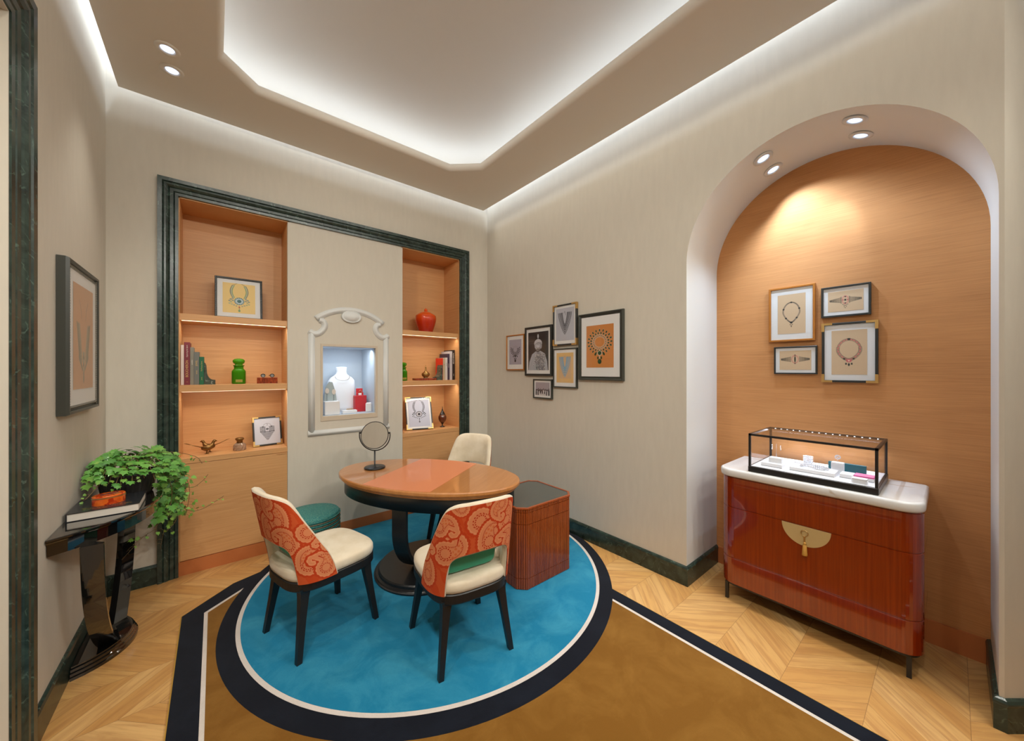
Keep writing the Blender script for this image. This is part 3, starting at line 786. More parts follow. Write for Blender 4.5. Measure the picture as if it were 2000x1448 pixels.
def make_chair(label):
    t = thing('dining_chair', label, 'chair', (0, 0, ZR), 0, 'paisley backed chairs round the oval desk')
    z0 = -ZR
    m = MB(); R = []
    for r, z in ((.012, .352), (.004, .354), (.0, .360), (.0, .400), (.004, .404), (.02, .405)): R.append([(x, y, z+z0) for x, y in seat_plan(r)])
    m.rings(R, True, False, (True, True)); fixn(m.build('seat_frame', M_BLACKW, t))
    m = MB(); R = []
    for r, z in ((.012, .404), (.004, .408), (.000, .425), (.001, .446), (.006, .457), (.018, .464), (.045, .470), (.10, .474), (.16, .477), (.20, .478)): R.append([(x, y, z+z0) for x, y in seat_plan(r)])
    m.rings(R, True, True, (True, True)); fixn(m.build('seat_cushion', M_CREAM, t))
    # cream inner shell with rounded rim, closed solid
    nt, nw = 150, 9
    G = sheet(nt, nw, 0, 1)
    def lay(off, G): X, Y, Z = wrap(G[..., 0], G[..., 1], off); return np.stack([X, Y, Z+z0], -1)
    outer = lay(.004, G); inner = lay(-.026, G)
    # rim: rounded by shifting outline between layers
    rings = []
    O = resample(OUT, nt); I = resample(INN, nt)
    cO = O + (O-np.array([0, .2]))/np.linalg.norm(O-np.array([0, .2]), axis=1)[:, None]*.004
    m = MB(); L = []
    wf = [0, .0, .015, .15, .5, .85, .985, 1.0, 1.0]
    prof = []
    for w, off in [(0, .004), (.0, -.002), (0, -.018), (.04, -.026), (.3, -.038), (.7, -.042), (.95, -.034), (1.005, -.020), (1.015, -.006), (1.0, .004), (.5, .004)]:
        g = I*(1-w)+O*w; X, Y, Z = wrap(g[:, 0], g[:, 1], off); prof.append(np.stack([X, Y, Z+z0], -1))
    prof = np.stack(prof, 1)
    m.rings([[tuple(p) for p in prof[i]] for i in range(nt)], True, True, (True, True))
    fixn(m.build('backrest', M_CREAM, t))
    nt, nw = 620, 150
    G = sheet(nt, nw, .02, .975); X, Y, Z = wrap(G[..., 0], G[..., 1], .0065)
    colr = paisley(G[..., 0], G[..., 1])
    grid_mesh('back_cover', np.stack([X, Y, Z+z0], -1), M_PAIS, t, colr)
    for sx_, sy_, fx, fy in ((-1, -1, .195, .215), (1, -1, .195, .215), (-1, 1, .212, .215), (1, 1, .212, .215)):
        m = MB(); S_ = []
        tx, ty = sx_*(.150 if sy_ < 0 else .160), sy_*.168
        for z, w in ((0, .0130), (.20, .0165), (.30, .0205), (.330, .0235), (.345, .028), (.356, .033)):
            k = z/.355; cx = sx_*fx*(1-k)+tx*k; cy = (sy_*fy)*(1-k)+(ty+(.006 if sy_ > 0 else 0))*k
            S_.append([(cx-w, cy-w, z), (cx+w, cy-w, z), (cx+w, cy+w, z), (cx-w, cy+w, z)])
        m.loft(S_); fixn(m.build('leg', M_BLACKW, t))
    return t
cA = make_chair('paisley backed chair at the left end, seen from behind beside the teal stool')
cA.location = (.482, 2.345, ZR); cA.rotation_euler.z = radians(15.3-90)
cB = copy_tree(cA); cB['label'] = 'paisley backed chair nearest the viewer, its back turned beside the fluted chest'
cB.location = (1.059, 1.741, ZR); cB.rotation_euler.z = radians(81.8-90)
cC = copy_tree(cA); cC['label'] = 'cream chair facing the viewer on the far side of the oval desk'
cC.location = (1.737, 2.838, ZR); cC.rotation_euler.z = radians(-149.3-90)
# lumbar cushions
def cushion(loc, rz, label, tilt=12):
    t_ = MB(); R = []
    hw, hh, th = .150, .080, .038
    for k in range(-6, 7):
        q = k/6; s_ = (1-abs(q)**2.2)**.5 if abs(q) < 1 else 0
        R.append([(hw*(.86+.14*s_)*abs(cos(a))**.30*(1 if cos(a) >= 0 else -1), q*th, hh*(.80+.20*s_)*abs(sin(a))**.30*(1 if sin(a) >= 0 else -1)) for a in [2*pi*i/40 for i in range(40)]])
    Mx = Matrix.Translation((0, 0, hh+.0)) @ Matrix.Rotation(radians(tilt), 4, 'X')
    R = [[tuple(Mx @ Vector(p)) for p in r] for r in R]
    t_.rings(R, True, True, (True, True)); o = fixn(t_.build('lumbar_cushion', M_TEALC)); o.location = loc; o.rotation_euler.z = rz
    tag(o, label, 'cushion', 'green cushions leaning in the chairs'); return o
def inchair(c, x, y, z):
    a = c.rotation_euler.z; return (c.location.x+x*cos(a)-y*sin(a), c.location.y+x*sin(a)+y*cos(a), z)
cushion(inchair(cA, .0, -.150, .479), cA.rotation_euler.z, 'green cushion resting inside the chair at the left end of the desk')
cushion(inchair(cB, -.020, -.150, .479), cB.rotation_euler.z, 'green cushion showing through the back opening of the nearest chair')

# ---------------------------------------------------------------- fluted chest
M_CHEST = mat('red_brown_lacquer', S(132, 56, 22), .3, coat=.35, coat_rough=.08); n = N(M_CHEST)
f = n.noise(n.coord((60, 60, 3)), 1, 4, .6); n.col(n.ramp(f, [(.3, S(122, 50, 16)), (.65, S(156, 72, 26))]))
cx0, cx1, cy0, cy1 = 1.572, 2.11, 1.815, 2.285
t = thing('side_chest', 'low octagonal red-brown chest with fluted sides and dark top beside the desk', 'chest', ((cx0+cx1)/2, (cy0+cy1)/2, ZR))
hx, hy, ch = (cx1-cx0)/2, (cy1-cy0)/2, .058
octo = [(-hx+ch, -hy), (hx-ch, -hy), (hx, -hy+ch), (hx, hy-ch), (hx-ch, hy), (-hx+ch, hy), (-hx, hy-ch), (-hx, -hy+ch)]
def shrink(P, d):
    out = []; n = len(P)
    for i in range(n):
        a, b, c = Vector(P[i-1]), Vector(P[i]), Vector(P[(i+1) % n])
        n1 = Vector((-(b-a).y, (b-a).x)).normalized(); n2 = Vector((-(c-b).y, (c-b).x)).normalized()
        k = (n1+n2)/(1+n1.dot(n2)); out.append(tuple(b+k*d))
    return out
def fluted(P, pitch, depth, inw):
    out = []; P = shrink(P, inw); n = len(P)
    for i in range(n):
        a, b = Vector(P[i]), Vector(P[(i+1) % n]); L = (b-a).length; k = max(1, round(L/pitch)); d = (b-a)/k; nn = Vector((-d.y, d.x)).normalized()
        for j in range(k):
            q = a+d*j; out += [tuple(q+nn*depth*.99), tuple(q+d*.12+nn*.001), tuple(q+d*.5-nn*0), tuple(q+d*.88+nn*.001)]
    return out
m = MB(); H0 = .569-ZR
for z0, z1 in ((.004, .075), (.0785, .440), (.4435, .520), (.5235, .541)):
    m.prism(fluted(octo, .0150, .0085, .004), z0, z1)
m.prism(shrink(octo, .012), 0, H0-.02); fixn(m.build('body', M_CHEST, t))
m = MB(); o1 = octo; o2 = shrink(octo, .016)
R = [[(x, y, .541) for x, y in shrink(octo, .01)], [(x, y, .543) for x, y in o1], [(x, y, H0-.002) for x, y in o1], [(x, y, H0) for x, y in shrink(octo, .002)], [(x, y, H0) for x, y in o2], [(x, y, H0-.004) for x, y in o2]]
m.rings(R, True, False); fixn(m.build('top_rim', M_CHEST, t))
m = MB(); m.prism(shrink(octo, .0162), H0-.02, H0-.003); fixn(m.build('top_panel', mat('dark_glass_top', S(60, 66, 64), .18, coat=.6), t))

# ---------------------------------------------------------------- teal stool
M_STOOL = mat('teal_woven_fabric', S(30, 112, 112), .7); n = N(M_STOOL)
v = n.coord((1, 1, 1)); f = n.noise(v, 180, 3, .7)
n.col(n.ramp(f, [(.35, S(16, 84, 88)), (.52, S(34, 122, 120)), (.66, S(120, 150, 120))])); n.bump(f, .5, .003)
M_STRAW = mat('copper_thread', S(150, 100, 60), .5)
t = thing('stool', 'round teal woven stool tucked behind the left paisley chair', 'stool', (.568, 3.115, ZR+.0))
m = MB(); rs = .197; m.lathe([(0, 0), (rs*.97, 0), (rs, .01), (rs, .385), (rs*.985, .396), (rs*.96, .402), (rs*.5, .406), (0, .407)], n=48); fixn(m.build('drum', M_STOOL, t))
m = MB()
for k in range(26):
    z = .02+k*.0145
    path = [((rs+.0035+.0015*sin(a*24+k*pi))*cos(a), (rs+.0035+.0015*sin(a*24+k*pi))*sin(a), z+.0010*sin(a*24+k*pi)) for a in [2*pi*i/144 for i in range(144)]]
    m.cur = 0 if k % 2 else 1; m.tube(path, .0040 if k % 2 else .0022, 5, closed=True)
m.build('woven_bands', [M_STOOL, M_STRAW], t)

# ---------------------------------------------------------------- sideboard
M_SB = mat('gloss_orange_veneer', S(150, 62, 16), .14, coat=1.0, coat_rough=.02); n = N(M_SB)
f = n.noise(n.coord((40, 90, 2.0)), 1, 4, .65); n.col(n.ramp(f, [(.3, S(118, 32, 2)), (.65, S(140, 46, 4))]))
sy0, sy1, sx0, sx1 = .084, .978, 2.582, 3.03
t = thing('sideboard', 'glossy orange-red sideboard with white marble top in the arched niche', 'sideboard', ((sx0+sx1)/2, (sy0+sy1)/2, 0))
ox, oy = (sx0+sx1)/2, (sy0+sy1)/2
def rrect(x0, x1, y0, y1, r, corners=(1, 1, 1, 1), n=10):
    P = []
    for k, (cx, cy, a0) in enumerate(((x0+r, y0+r, pi), (x1-r, y0+r, 1.5*pi), (x1-r, y1-r, 0), (x0+r, y1-r, .5*pi))):
        rr = r*corners[k]; ccx = x0+rr if k in (0, 3) else x1-rr; ccy = y0+rr if k in (0, 1) else y1-rr
        for i in range(n+1): a = a0+.5*pi*i/n; P.append((ccx+rr*cos(a), ccy+rr*sin(a)))
    return P
def bodyP(d=0, r=.085): return [(x-ox, y-oy) for x, y in rrect(sx0+d, sx1-d, sy0+d, sy1-d, r-d, (1, .15, .15, 1))]
m = MB(); m.prism(bodyP(.004), .122, .816); fixn(m.build('body', M_SB, t))
for nm, z0, z1 in (('drawer', .618, .808), ('drawer', .2915, .6145), ('drawer', .124, .288)):
    m = MB(); R = []
    for d, z in ((.003, z0), (0, z0+.002), (0, z1-.002), (.003, z1)): R.append([(x, y, z) for x, y in bodyP(d)])
    m.rings(R, True, False, (True, True)); dr = fixn(m.build(nm, M_SB, t))
    for p in dr.data.polygons: p.use_smooth = False
    if z0 < .4 and z1 > .6:
        a = MB(); P = [(-.110*cos(pi*i/40), -.110*sin(pi*i/40)) for i in range(41)]
        a.prism([(.526-oy+y, .6145+z) for y, z in P], sx0-ox-.0035, sx0-ox+.001, 'x'); fixn(a.build('brass_plate', M_GOLDP, dr))
        a = MB(); cy, cz = .530-oy, .578
        a.tube([(sx0-ox-.006, cy+.016*cos(q), cz+.016*sin(q)) for q in [2*pi*i/24 for i in range(24)]], .0022, 6, closed=True)
        a.box(sx0-ox-.006, sx0-ox-.003, cy-.004, cy+.004, cz-.05, cz-.015)
        a.build('key', M_GOLD, dr)
        a = MB()
        a.lathe([(.0, .0), (.006, -.003), (.007, -.010), (.005, -.014), (.009, -.018), (.013, -.07), (.0125, -.075), (0, -.073)], (sx0-ox-.014, cy-.003, cz-.046), 14)
        fixn(a.build('tassel', mat('gold_silk', S(190, 140, 60), .6), dr))
m = MB(); m.prism(bodyP(.012), .108, .120); m.prism(bodyP(.02), .118, .124)
for y in (sy0+.04, sy1-.012-.03):
    for x in (sx0+.03, sx1-.05): m.box(x-ox, x+.018-ox, y-oy, y+.018-oy if y > .5 else y+.018-oy, 0, .112)
m.build('stand', M_BLACK, t)
m = MB()
def topP(d): return [(x-ox, y-oy) for x, y in rrect(2.566+d, 3.045, .078+d, .99-d, .09-d, (1, .1, .1, 1))]
R = [[(x, y, z) for x, y in topP(d)] for d, z in ((.012, .814), (.004, .818), (.001, .825), (0, .838), (.001, .853), (.004, .861), (.012, .865))]
m.rings(R, True, True, (True, True)); fixn(m.build('marble_top', M_MARBLE, t))
# showcase
X0, X1, Y0, Y1, Z0 = 2.592, 3.02, .235, .815, .866
t = thing('glass_showcase', 'black framed glass jewellery case standing on the marble topped sideboard', 'display case', ((X0+X1)/2, (Y0+Y1)/2, Z0))
ox, oy = (X0+X1)/2, (Y0+Y1)/2; hx, hy = (X1-X0)/2, (Y1-Y0)/2
m = MB(); m.box(-hx, hx, -hy, hy, 0, .034, .002); m.box(-hx-.004, -hx+.004, .0, .045, .010, .018); m.build('base', M_BLACK, t)
m = MB(); m.box(-hx+.012, hx-.012, -hy+.012, hy-.012, .034, .036); m.build('lining', mat('white_lining', (.82, .82, .86, 1), .8), t)
m = MB(); b = .006; zt_ = .238
for sx_ in (-1, 1):
    for sy_ in (-1, 1): m.box(sx_*(hx-.008)-b, sx_*(hx-.008)+b, sy_*(hy-.008)-b, sy_*(hy-.008)+b, .034, zt_)
for sx_ in (-1, 1): m.box(sx_*(hx-.008)-b, sx_*(hx-.008)+b, -hy+.002, hy-.002, zt_-.012, zt_)
for sy_ in (-1, 1): m.box(-hx+.002, hx-.002, sy_*(hy-.008)-b, sy_*(hy-.008)+b, zt_-.012, zt_)
m.build('frame', M_BLACK, t)
m = MB(); e = .004
m.box(-hx+.006, -hx+.009, -hy+.01, hy-.01, .036, zt_-.01); m.box(hx-.009, hx-.006, -hy+.01, hy-.01, .036, zt_-.01)
m.box(-hx+.01, hx-.01, -hy+.006, -hy+.009, .036, zt_-.01); m.box(-hx+.01, hx-.01, hy-.009, hy-.006, .036, zt_-.01)
m.box(-hx+.004, hx-.004, -hy+.004, hy-.004, zt_-.002, zt_+.001); m.build('glass_panes', M_PANE, t)
m = MB()
for k in range(16): m.box(hx-.028, hx-.022, -hy+.04+k*(2*hy-.08)/15-.003, -hy+.04+k*(2*hy-.08)/15+.003, zt_-.006, zt_-.004)
tag(m.build('light_points', emis('led_point', (.9, .95, 1, 1), 5), t), kind='stuff')
area('showcase_light', (X1-.05, oy, Z0+zt_-.015), (-.5, 0, -1), 2*hy-.06, .012, 1.1, (.85, .9, 1.0), 170, (0, 1, 0))
ZB = Z0+.036
M_WHITE = mat('white_leatherette', (.80, .80, .82, 1), .55); M_SILV = mat('silver_diamonds', (.85, .88, .95, 1), .25, .6)
M_TEALB = mat('teal_lacquer_box', S(0, 88, 100), .4); M_PINK = mat('pink_leather', S(214, 84, 150), .5); M_BLK2 = mat('black_trim', (.02, .02, .02, 1), .5)
def blk(name, x0, x1, y0, y1, h, mt, label, cat='display block', trim=True, group=None, z=ZB):
    cx, cy = (x0+x1)/2, (y0+y1)/2; m = MB(); m.cur = 0; m.box(x0-cx, x1-cx, y0-cy, y1-cy, 0, h, .0015)
    if trim:
        m.cur = 1
        nn = int((y1-y0)/.006)
        for k in range(nn): m.box(x0-cx-.0006, x0-cx+.001, y0-cy+.003+k*.006, y0-cy+.006+k*.006, .0015, .0045)
    o = m.build(name, [mt, M_BLK2]); o.location = (cx, cy, z); return tag(o, label, cat, group)
G_ = 'white jewellery blocks in the glass case'
blk('display_block', 2.66, 2.75, .655, .765, .022, M_WHITE, 'small white display block at the left end of the glass case', group=G_)
blk('display_block', 2.665, 2.79, .415, .62, .022, M_WHITE, 'long white display block in the middle of the glass case, bracelet on it', group=G_)
blk('display_block', 2.70, 2.78, .345, .40, .022, M_WHITE, 'white display block between the long block and the pink tray', group=G_)
blk('display_block', 2.70, 2.78, .262, .342, .018, M_WHITE, 'white display block under the pink tray at the right of the glass case', group=G_)
blk('display_block', 2.86, 2.92, .50, .64, .018, M_WHITE, 'low white block at the back of the glass case', trim=False, group=G_)
blk('display_block', 2.70, 2.745, .668, .735, .030, M_WHITE, 'upright white block on the leftmost display block', trim=False, group=G_, z=ZB+.022)
blk('ring_stand', 2.80, 2.84, .398, .452, .060, M_WHITE, 'tall white cube holding a round ring, before the teal box in the case', 'ring stand', trim=False)
blk('jewellery_box', 2.865, 2.885, .31, .475, .050, M_TEALB, 'teal jewellery box standing upright behind the tall white cube', 'box', trim=False)
o = blk('jewellery_tray', 2.705, 2.775, .262, .342, .008, M_PINK, 'pink tray on a white block at the right of the glass case', 'tray', trim=False, z=ZB+.018)
m = MB(); m.prism([(x, y) for x, y in rrect(-.022, .022, -.030, .030, .010)], 0, .026); m.prism([(x, y) for x, y in rrect(-.024, .024, -.032, .032, .010)], .012, .015)
o = fixn(m.build('cushion_box', M_WHITE)); o.location = (2.645, .312, ZB); tag(o, 'rounded white case at the front right of the glass case', 'box')
def jewel(name, pts, r, loc, label, cat, rod=None):
    m = MB()
    for p in pts: m.lathe([(0, -r), (r*.8, -r*.5), (r, 0), (r*.7, r*.6), (0, r)], p, 6, smooth=False)
    if rod: m.cyl((rod[0], rod[1], 0), .0008, rod[2], rod[3], 6)
    o = fixn(m.build(name, M_SILV)); o.location = loc; return tag(o, label, cat)
jewel('ring', [(.0, .011*cos(a), .030+.011*sin(a)) for a in [2*pi*i/12 for i in range(12)]]+[(0, 0, .03), (0, .004, .034), (0, -.004, .026)], .0035, (2.82, .425, ZB+.060), 'round diamond ring on a pin above the tall white cube', 'ring', (0, 0, 0, .02))
jewel('bracelet', [(.030*cos(a), .065*sin(a), .006+.004*sin(3*a)) for a in [2*pi*i/44 for i in range(44)]]+[(.026*cos(a), .062*sin(a), .011) for a in [2*pi*i/40 for i in range(40)]], .0048, (2.73, .515, ZB+.022), 'oval silver diamond bracelet on the long white block', 'bracelet')
jewel('cuff', [(.016*cos(a), .022*sin(a), .005+.011*k) for k in range(4) for a in [2*pi*i/16 for i in range(16)]], .0042, (2.885, .575, ZB+.018), 'standing silver cuff at the back of the glass case', 'bracelet')
jewel('earrings', [(0, y, z) for y in (-.022, .022) for z in (.075, .066, .058, .05)], .0034, (2.722, .7, ZB+.052), 'pair of drop earrings hanging above the left block', 'earrings', (0, 0, 0, .085))

# ---------------------------------------------------------------- black console table
KY, KR = 2.955, .31
t = thing('console_table', 'glossy black half-round console table against the left wall', 'console table', (XL+.003, KY, 0))
def seg(hw, sg, inset=0, n=32):
    """half-moon (circular segment) outline, local x away from the wall"""
    R_ = (hw*hw+sg*sg)/(2*sg); P = []
    for i in range(n+1):
        y = -hw+2*hw*i/n; P.append((max(.0, sqrt(max(0, R_*R_-y*y))-(R_-sg)), y))
    P = [(x, y) for x, y in P]
    return [(0.0, -hw)]+P[1:-1]+[(0.0, hw)]
def segring(hw, sg, z, off=0): return [(x+off, y, z) for x, y in seg(hw, sg)]
m = MB(); hw, sg = .515, .320
R = [segring(hw-.02, sg-.02, .698), segring(hw-.02, sg-.02, .752), segring(hw-.010, sg-.010, .754), segring(hw-.006, sg-.006, .760), segring(hw-.010, sg-.010, .762), segring(hw, sg, .764), segring(hw, sg, .771), segring(hw-.004, sg-.004, .775)]
m.rings(R, True, False, (True, True)); fixn(m.build('top', M_LACQ, t))
m = MB(); R = []
for w_, s_, z in ((.262, .20, 0), (.262, .20, .014), (.255, .193, .018), (.255, .193, .030), (.247, .186, .034), (.247, .186, .046), (.238, .178, .050), (.238, .178, .056)): R.append(segring(w_, s_, z, .016))
m.rings(R, True, False, (True, True)); fixn(m.build('base', M_LACQ, t))
for sg_ in (-1, 1):
    m = MB(); path = []
    for k in range(17):
        q = k/16; z = .70-.645*q
        y = .43-.06*q-.27*q**3.0 if q < 1 else .10
        path.append((y, z))
    SEC = [(.085, -.030), (.112, -.030), (.158, .012), (.158, .030), (.085, .030)]
    R = [[(sx_, sg_*(y-sy_*(1.0)), z) for sx_, sy_ in [(a, -b) for a, b in SEC]] for y, z in path]
    m.rings(R, True, False, (True, True)); fixn(m.build('leg', M_LACQ, t))
# book, amber box
t = thing('coffee_table_book', 'large black picture book lying on the glossy console', 'book', (-.4245, 2.795, .7755))
m = MB(); m.box(-.120, .118, -.121, .119, .003, .037); m.build('pages', mat('paper', (.74, .68, .60, 1), .8), t)
M_BKB = mat('black_book_cloth', (.022, .024, .028, 1), .22)
m = MB(); m.box(-.125, .122, -.125, .123, 0, .003); m.box(-.125, .122, -.125, .123, .037, .040); m.box(-.125, -.120, -.125, .123, .003, .037); m.box(-.125, .122, .119, .123, .003, .037); m.build('cover', M_BKB, t)
m = MB(); rr = random.Random(4)
for k in range(90):
    x = -.085+.17*rr.random(); y = -.098+.03*rr.random()+.004*sin(x*60); s_ = .0022+.003*rr.random()
    m.box(x, x+s_*1.6, y, y+s_, .0400, .0404)
m.build('gold_ornament', M_GOLD, t)
M_AMB = mat('amber_shell', S(205, 66, 10), .2, coat=.6); n = N(M_AMB)
vv = n.n('ShaderNodeTexVoronoi', distance='CHEBYCHEV'); vv.inputs['Scale'].default_value = 55; n.l(n.coord((1, 1, .8)), vv.inputs['Vector'])
sp = n.n('ShaderNodeSeparateColor'); n.l(vv.outputs['Color'], sp.inputs[0]); n.col(n.ramp(sp.outputs[0], [(0, S(170, 36, 4)), (.5, S(206, 70, 12)), (1, S(232, 110, 34))]))
t = thing('trinket_box', 'round orange tortoiseshell box with a brass rim on the black book', 'box', (-.425, 2.775, .8158), .3)
m = MB(); m.lathe([(0, 0), (.060, 0), (.060, .032), (0, .032)], n=40, sy=.80, smooth=False); fixn(m.build('body', M_AMB, t))
m = MB(); m.lathe([(.061, .032), (.0615, .0345), (.061, .037)], n=40, sy=.80); fixn(m.build('brass_rim', M_GOLD, t))
m = MB(); m.lathe([(0, .037), (.060, .037), (.060, .041), (.057, .044), (.0, .045)], n=40, sy=.80, smooth=False); fixn(m.build('lid', M_AMB, t))
m = MB(); m.box(-.030, -.004, -.006, .006, .0445, .047, .002); m.box(.010, .034, -.004, .008, .0445, .0465, .002); m.box(-.004, .010, -.008, .008, .0445, .048, .002); m.build('ornament', mat('dark_ornament', (.05, .02, .03, 1), .3), t)

# ---------------------------------------------------------------- ivy
t = thing('potted_ivy', 'trailing green ivy in a dark ribbed pot on the black console', 'potted plant', (-.395, 3.07, .7755))
m = MB(); R = []
for z, r in ((0, .098), (.01, .105), (.09, .118), (.125, .120), (.130, .116)):
    R.append([((r*(1+.018*(i % 2)))*cos(2*pi*i/72), (r*(1+.018*(i % 2)))*sin(2*pi*i/72), z) for i in range(72)])
m.rings(R, True, False, (True, False)); R2 = [[(.112*cos(2*pi*i/72), .112*sin(2*pi*i/72), z) for i in range(72)] for z in (.13, .11)]
m.rings(R2, True, True, (False, True)); fixn(m.build('pot', mat('dark_ribbed_pot', (.02, .018, .016, 1), .5), t))
M_LEAF = mat('ivy_leaf', S(70, 128, 44), .45, coat=.15); n = N(M_LEAF)
at = n.n('ShaderNodeAttribute', attribute_name='Col'); n.col(at.outputs['Color'])
M_STEM = mat('ivy_stem', S(120, 96, 60), .7)
rr = random.Random(11)
LEAF = [(0, -.02), (.18, -.10), (.40, -.02), (.56, .20), (.34, .30), (.50, .58), (.26, .56), (.10, .74), (0, 1.0), (-.10, .74), (-.26, .56), (-.50, .58), (-.34, .30), (-.56, .20), (-.40, -.02), (-.18, -.10)]
LV, LF, LC = [], [], []
def leaf(p, out, nrm, s, c):
    out = Vector(out).normalized(); nrm = Vector(nrm); nrm = (nrm-out*nrm.dot(out)).normalized(); sd = out.cross(nrm)
    k = len(LV); LV.append(tuple(Vector(p)+out*s*.35)); LC.append(c)
    for x, y in LEAF:
        q = Vector(p)+out*(y*s)+sd*(x*s)+nrm*(s*(-.16*(x*x)*1.6-.10*(y-.35)**2))
        LV.append(tuple(q)); LC.append(tuple(min(1, v*(1.05)) for v in c))
    n_ = len(LEAF)
    for i in range(n_): LF.append((k, k+1+i, k+1+(i+1) % n_))
def lcol(young=0):
    g = rr.random(); a = S(66+34*g, 126+36*g, 46+18*g); b = S(140, 178, 70)
    w = young*.7+(.35 if rr.random() < .12 else 0); return tuple(a[i]*(1-w)+b[i]*w for i in range(3))
sm = MB()
PO = Vector((-.395, 3.07, .7755))
def vine(pts, n, s, droop=.0, young_tip=True, jitter=.02, dens=1.0, stem=.0016):
    P = smoothp([tuple(p) for p in pts], 6); sm.tube([tuple(p) for p in P], stem, 5)
    m_ = len(P)
    for k in range(int(n*dens)):
        q = (k+.6)/n; i = min(m_-2, int(q*(m_-1))); a = Vector(P[i]); d = (Vector(P[i+1])-a).normalized()
        side = Vector((rr.uniform(-1, 1), rr.uniform(-1, 1), rr.uniform(-.3, .6)))
        base = a; off = (side-d*side.dot(d)).normalized()
        tip = base+off*s*rr.uniform(.4, .9)+Vector((0, 0, -.2*s))
        if tip.x+PO.x < XL+.012: tip.x = XL+.02-PO.x
        sm.tube([tuple(base), tuple((base+tip)/2+Vector((0, 0, s*.12))), tuple(tip)], .0007, 4)
        nr = Vector((rr.uniform(.1, .9), rr.uniform(-1.0, -.1), rr.uniform(.3, 1.1)))
        o_ = off*.6+d*.3+Vector((0, 0, -.55))
        if tip.x+o_.normalized().x*s+PO.x < XL+.012: o_.x = abs(o_.x)
        leaf(tip, o_, nr, s*rr.uniform(.7, 1.15)*(1-.45*q if young_tip else 1), lcol(q if young_tip else 0))
# dome of leaves
for k in range(330):
    a = rr.uniform(0, 2*pi); e = rr.uniform(0, 1)**.8; r = .06+.155*e
    x = r*cos(a)*.98; y = r*sin(a)*1.12; z = .245-.115*e*e+rr.uniform(-.03, .02)
    x += .02
    if x < -.150: x = -.150+rr.uniform(0, .05)
    if y+PO.y > YB-.03: y = YB-.05-PO.y
    nr = Vector((cos(a)*.5*e+.25, sin(a)*.3*e-.55, .8)); o_ = Vector((cos(a), sin(a), -.5*e-.1+rr.uniform(-.2, .2)))
    if x < -.10 and o_.x < 0: o_.x *= -.3
    leaf((x, y, z), o_, nr, rr.uniform(.026, .044), lcol())
for k in range(26):
    a = 2*pi*k/26; x1, y1 = .17*cos(a)+.02, .19*sin(a)
    x1 = max(x1, -.13)
    vine([(0, 0, .12), (x1*.5, y1*.5, .22), (x1*.9, y1*.9, .17), (x1*1.12 if x1 > -.1 else x1, y1*1.15, .08+.05*rr.random())], 7, .034)
# curtain of runners falling over the right side towards the room
V0 = [((.10, -.02, .22), (.17, .02, .14), (.20, .05, .02), (.19, .06, -.10), (.17, .05, -.20)),
      ((.08, .06, .22), (.16, .10, .12), (.21, .10, .0), (.22, .09, -.12), (.20, .10, -.24), (.16, .08, -.29)),
      ((.10, .02, .24), (.19, .00, .18), (.24, .04, .08), (.25, .05, -.04), (.23, .06, -.13)),
      ((.05, -.08, .22), (.13, -.10, .15), (.18, -.06, .06), (.19, -.02, -.05), (.17, -.02, -.17)),
      ((.10, .10, .20), (.20, .13, .10), (.26, .12, -.02), (.26, .12, -.14), (.24, .10, -.22)),
      ((.08, .0, .23), (.20, -.02, .22), (.27, .0, .19), (.31, .02, .16), (.33, .02, .12)),
      ((.12, .02, .12), (.22, .02, .02), (.28, .0, -.02), (.33, .0, .01), (.36, .0, .05)),
      ((.16, .04, .0), (.22, .02, -.12), (.28, .0, -.17), (.34, -.02, -.16), (.40, -.03, -.125), (.44, -.03, -.10)),
      ((.14, .02, .0), (.15, .0, -.12), (.12, -.03, -.22), (.07, -.06, -.25), (.03, -.08, -.28)),
      ((-.05, -.12, .18), (-.08, -.19, .12), (-.12, -.23, .06), (-.13, -.26, .07)),
      ((.0, -.13, .18), (-.02, -.20, .10), (.02, -.25, .04))]
for i, p in enumerate(V0):
    vine(p, [26, 30, 24, 22, 26, 9, 7, 11, 12, 6, 6][i], [.042, .046, .040, .040, .044, .026, .022, .026, .036, .024, .022][i])
for k in range(90):
    q = rr.random(); x = rr.uniform(.12, .25); z = .18-.36*q+rr.uniform(-.02, .02); y = rr.uniform(-.06, .12)
    leaf((x, y, z), (rr.uniform(-.4, .6), rr.uniform(-.6, .2), -.8), (rr.uniform(.1, .7), -.8, .5), rr.uniform(.03, .05), lcol())
rb = random.Random(3)
def twig(p, d, n):
    for k in range(n):
        q = Vector(p)+Vector(d)*.02*k; e = q+Vector((rb.uniform(-.03, .02), rb.uniform(-.02, .01), rb.uniform(-.03, .02))); sm.tube([tuple(q), tuple((q+e)/2+Vector((0, 0, .006))), tuple(e)], .0007, 4)
    sm.tube([tuple(p), tuple(Vector(p)+Vector(d)*.02*n)], .001, 4)
twig((.07, -.06, -.25), (-.8, -.5, -.9), 5); twig((.15, .04, -.27), (-.2, -.2, -1.3), 4)
me = bpy.data.meshes.new('leaves'); me.from_pydata(LV, [], LF); me.polygons.foreach_set('use_smooth', [True]*len(LF))
ca = me.color_attributes.new('Col', 'FLOAT_COLOR', 'POINT'); ca.data.foreach_set('color', np.c_[np.array(LC), np.ones(len(LC))].astype(np.float32).ravel())
me.materials.append(M_LEAF); o = bpy.data.objects.new('leaves', me); COL.objects.link(o); o.parent = t
sm.build('stems', M_STEM, t)
